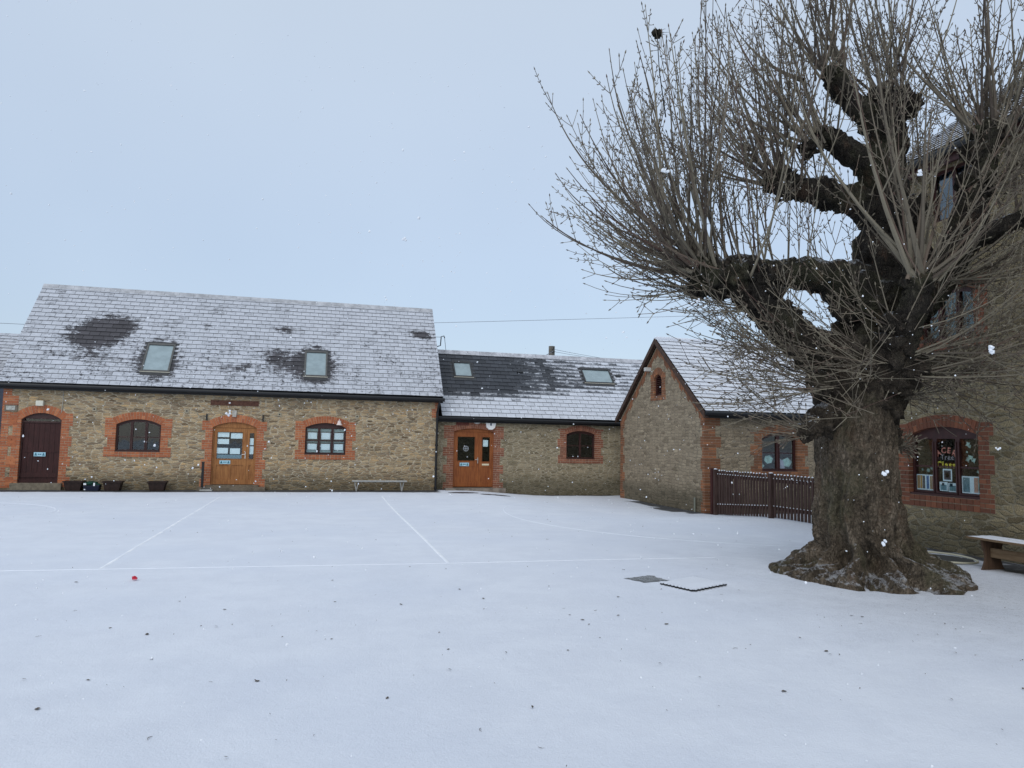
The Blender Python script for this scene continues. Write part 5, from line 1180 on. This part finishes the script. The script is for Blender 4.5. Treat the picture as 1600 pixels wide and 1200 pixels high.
def shoot_mat():
    t = NT('grey_brown_shoots'); v = t.obj(); r = t.rnd(); n = t.noise(v, 7, 4, .7)
    c = t.ramp(r, [(0, (.065,.050,.042)), (.4, (.125,.108,.084)), (.8, (.23,.205,.155)), (1, (.10,.06,.05))])
    c = t.mix(t.math('MULTIPLY', t.step(n, .45, .7), .5), c, (.17,.15,.11)); t.col(c); return t.m
M['shoot'] = shoot_mat()
SR = random.Random(11)
WOB = [1.0]
def rdir(s_): return Vector((SR.gauss(0, s_), SR.gauss(0, s_), SR.gauss(0, s_)))
def shoot(mb, p, d, L, r, up=.35, side=True, depth=0, wob=.06, xmax=9.75):
    st = .16 if L > .5 else .08; n = max(4, int(L/st)); st = L/n; pts = [p.copy()]; d = d.normalized(); kids = []
    bend = rdir(wob*1.6); r1 = .0042 if depth == 0 else .0036
    for i in range(n):
        d = (d+Z*up*st*.9+bend*st*(1.2-i/n*2.2)*WOB[0]*1.5+rdir(wob*.5)*st*3.0*WOB[0]).normalized()
        q = pts[-1]+d*st
        if q.x > xmax: d.x = -abs(d.x)*.2; q = pts[-1]+d.normalized()*st
        pts.append(q); kids.append((q, d.copy(), (i+1)/n))
    rs = [r1+(r-r1)*(1-(i/n)**.8) for i in range(n+1)]
    mb.tube(pts, rs, 6 if r > .02 else (4 if r > .009 else 3), cap=False)
    t = (pts[-1]-pts[-2]).normalized(); mb.tube([pts[-1], pts[-1]+t*.018, pts[-1]+t*.045], [.0045, .0095, .002], 4, cap=False)
    if side:
        sgn = SR.random()*PI
        for k, (q, dd, f) in enumerate(kids[:-1]):
            if f < (.2 if depth == 0 else .25) or (k % 2 and depth == 0): continue
            a = dd.cross(Vector((math.cos(sgn+k*.8), math.sin(sgn+k*.8), .2))).normalized()
            big = SR.random() < (.60 if depth == 0 else .22)
            for sg in (1, -1):
                if not big or SR.random() < .2:
                    b_ = a*sg; mb.tube([q, q+b_*.02+dd*.012, q+b_*.026+dd*.03], [.004, .0075, .002], 3, cap=False); continue
                l2 = L*(.12+.32*SR.random())*(1-.6*f) if depth == 0 else L*(.2+.25*SR.random())
                l2 = max(.07, min(l2, 1.15))
                shoot(mb, q, dd*.78+a*sg*.72, l2, max(.0052, (r1+(r-r1)*(1-f**.8))*.5), up=1.15 if up > .15 else .35, side=(depth == 0 and l2 > .3), depth=depth+1, wob=.10, xmax=xmax)
def cdir(az, el, dz):
    """direction: az degrees in the facing plane from straight up (negative = left), dz towards (-) or away"""
    return R0*math.sin(R(az))*1.0+Z*math.cos(R(az))+F0*dz
def fan(parent, px, py, dd, n, az0, az1, len_fn, dz=.45, spread=.10, r=.024, up=.40, jit=.14):
    mb = MB(); c = FP(px, py, TF+dd)
    n = int(n*1.42)
    for i in range(n):
        az = az0+(az1-az0)*(i+SR.random())/n; L = len_fn(az)*SR.uniform(.62, 1.03)
        p = c+R0*SR.gauss(0, jit)-Z*abs(SR.gauss(0, jit*.35))+F0*SR.gauss(0, jit*.45)-Z*.05
        rr = r*SR.uniform(.30, 1.15)*(.6+.4*min(1, L/2.5))
        shoot(mb, p, cdir(az, 0, SR.gauss(0, dz))+rdir(spread), L, rr, up=up)
    return mb.build('shoots', M['shoot'], parent)
lin = lambda a, b, la, lb: (lambda az: la+(lb-la)*max(0, min(1, (az-a)/(b-a))))
# left end knuckle: the big left fan
fan(L1, 1098, 415, -.4, 56, -94, 4, lin(-94, -30, 1.9, 3.6), r=.030)
fan(L1, 1100, 440, -.4, 18, -112, -66, lin(-112, -66, 1.2, 2.2), r=.018, up=.5)
fan(L1, 1180, 420, -.3, 22, -38, 15, lin(-38, 15, 3.0, 2.4), r=.019, jit=.24)
fan(L1, 1270, 425, -.15, 10, -15, 20, lin(-15, 20, 1.7, 1.7), r=.012, jit=.22)
fan(L2, 1170, 470, -.35, 16, -115, -75, lin(-115, -75, 1.0, 1.7), r=.012, up=.3, jit=.16)
WOB[0] = 2.0
fan(L2, 1240, 540, -.35, 21, -112, -62, lin(-112, -62, 1.4, 1.8), r=.011, up=.3, jit=.2)
fan(L2, 1290, 575, -.35, 20, -108, -55, lin(-108, -55, 1.9, 1.9), r=.011, up=.3, jit=.18)
fan(L2, 1215, 490, -.3, 10, -20, 40, lin(-10, 30, .8, .8), r=.011, jit=.1)
WOB[0] = 1.0
fan(L4, 1218, 280, .1, 30, -82, 8, lin(-82, -10, 2.0, 3.0), r=.028)
fan(L4, 1280, 300, .1, 7, -20, 20, lin(-20, 20, 2.6, 2.6), r=.016, jit=.15)
fan(L5, 1275, 220, -.05, 18, -66, 10, lin(-60, 0, 2.5, 2.8), r=.030)
fan(L6, 1302, 115, .1, 16, -55, 22, lin(-50, 10, 2.3, 2.6), r=.034)
fan(L3, 1395, 155, .1, 24, -38, 40, lin(-38, 40, 2.4, 2.4), r=.026, jit=.17)
fan(L3, 1400, 300, -.2, 10, -30, 35, lin(-30, 35, 2.6, 2.6), r=.018, jit=.14)
fan(L7, 1545, 205, -.45, 26, -35, 48, lin(-35, 48, 2.6, 2.2), r=.032, jit=.15)
fan(L7, 1530, 290, -.45, 12, -20, 80, lin(-20, 80, 2.4, 1.8), r=.020, jit=.12)
fan(L7, 1600, 335, -.6, 14, -30, 80, lin(-30, 80, 2.4, 1.6), r=.022, jit=.15)
fan(L7, 1470, 420, -.2, 12, -15, 85, lin(-15, 85, 2.4, 1.9), r=.016, jit=.15)
fan(L7, 1490, 430, -.35, 24, 55, 100, lin(55, 100, 2.2, 1.8), r=.014, up=.3, jit=.16, dz=.35)
fan(L7, 1540, 290, -.5, 20, 30, 92, lin(30, 92, 2.1, 1.6), r=.018, up=.35, jit=.14, dz=.3)
fan(L8, 1434, 430, -.92, 20, -42, 75, lin(-42, 75, 3.0, 2.0), r=.034, jit=.09, dz=.3)
WOB[0] = 2.0
fan(L8, 1405, 505, -.75, 14, -80, 85, lin(-80, 85, 1.6, 1.9), r=.012, jit=.14, dz=.3)
fan(L8, 1420, 575, -.45, 40, 52, 108, lin(48, 108, 2.6, 2.0), r=.012, jit=.14, up=.18, dz=.3)
fan(L8, 1420, 545, -.6, 14, 60, 100, lin(60, 100, 2.3, 1.9), r=.012, jit=.12, up=.1, dz=.25)
fan(L8, 1380, 560, -.6, 18, -105, -40, lin(-105, -40, 1.6, 1.5), r=.010, jit=.16, up=.2, dz=.3)
fan(L9, 1265, 670, -.45, 16, -115, -55, lin(-115, -55, .9, 1.3), r=.010, jit=.07, up=.3, dz=.4)
fan(L9, 1280, 600, -.35, 19, -110, -58, lin(-110, -58, 1.8, 1.8), r=.011, jit=.10, up=.3, dz=.4)
fan(L9, 1408, 612, -.2, 22, 60, 118, lin(60, 118, 1.3, .8), r=.009, jit=.05, up=.2, dz=.5)
fan(L9, 1399, 690, -.15, 24, 50, 125, lin(50, 125, .38, .25), r=.006, jit=.04, up=.1, dz=.5)
fan(L9, 1330, 640, -.62, 8, -110, 90, lin(-110, 90, .8, .7), r=.009, jit=.15, up=-.1, dz=.3)
fan(L9, 1345, 580, -.6, 12, -100, 100, lin(-100, 100, 1.0, .9), r=.009, jit=.15, up=.1, dz=.3)
mb = MB()
c_ = FP(1027, 52, 9.0); mb.blob(tuple(c_), .055, 2, .55, 3, (1, 1, 1.05))
for i in range(26): mb.tube([c_+rdir(.02), c_+rdir(.05)], [.004, .002], 3, cap=False)
mb.tube([c_+Vector((.0, 0, -.05)), c_+Vector((.03, 0, -.5)), c_+Vector((.12, 0, -1.1))], [.006, .007, .010], 4)
o = mb.build('twig_ball', simple('dark_tangled_ball', (.02,.018,.015), .9, .1), loc=tuple(c_)); tag(o, 'small dark round tangle high in the upper left twigs of the tree', 'nest')

# ================================================================== FALLING SNOW
def flake_mat():
    t = NT('falling_snowflake'); t.col((.80,.83,.87)); t.b.inputs['Roughness'].default_value = .8
    t.b.inputs['Subsurface Weight'].default_value = 0.0; return t.m
mb = MB(); rnd = random.Random(21)
for i in range(2100):
    y = rnd.uniform(2.4, 23); x = rnd.uniform(-.55, 1.05)*y*1.02; z = rnd.uniform(.02, 1.6+y*.55)
    if x > 9.7: continue
    r = rnd.uniform(.0025, .0055)*(1+.9*(y > 8)+.6*(y > 14)); k = rnd.random()
    if (x-TX)**2+(y-TY)**2 < .8: continue
    mb.blob((x, y, z), r, i, .5, 1, (1, 1, rnd.uniform(.6, 1.3)))
for px, py, f_, r in ((1380,737,2.6,.011),(1382,848,2.6,.010),(1550,548,2.6,.013),(1037,268,2.8,.012),(1437,270,2.7,.010),(632,372,3.4,.012),(358,647,6,.018),(1092,470,5,.012),(940,270,4.5,.01),(1560,700,4,.01)):
    c_ = FP(px, py, f_)
    for j in range(4): mb.blob(tuple(c_+Vector((rnd.gauss(0, r*.55), rnd.gauss(0, r*.4), rnd.gauss(0, r*.55)))), r*rnd.uniform(.35, .62), j+px, .6, 2)
o = mb.build('falling_snow', flake_mat()); tag(o, 'falling snowflakes drifting across the whole yard', 'snowflakes', kind='stuff')
for s_ in ('cycles',):
    pass
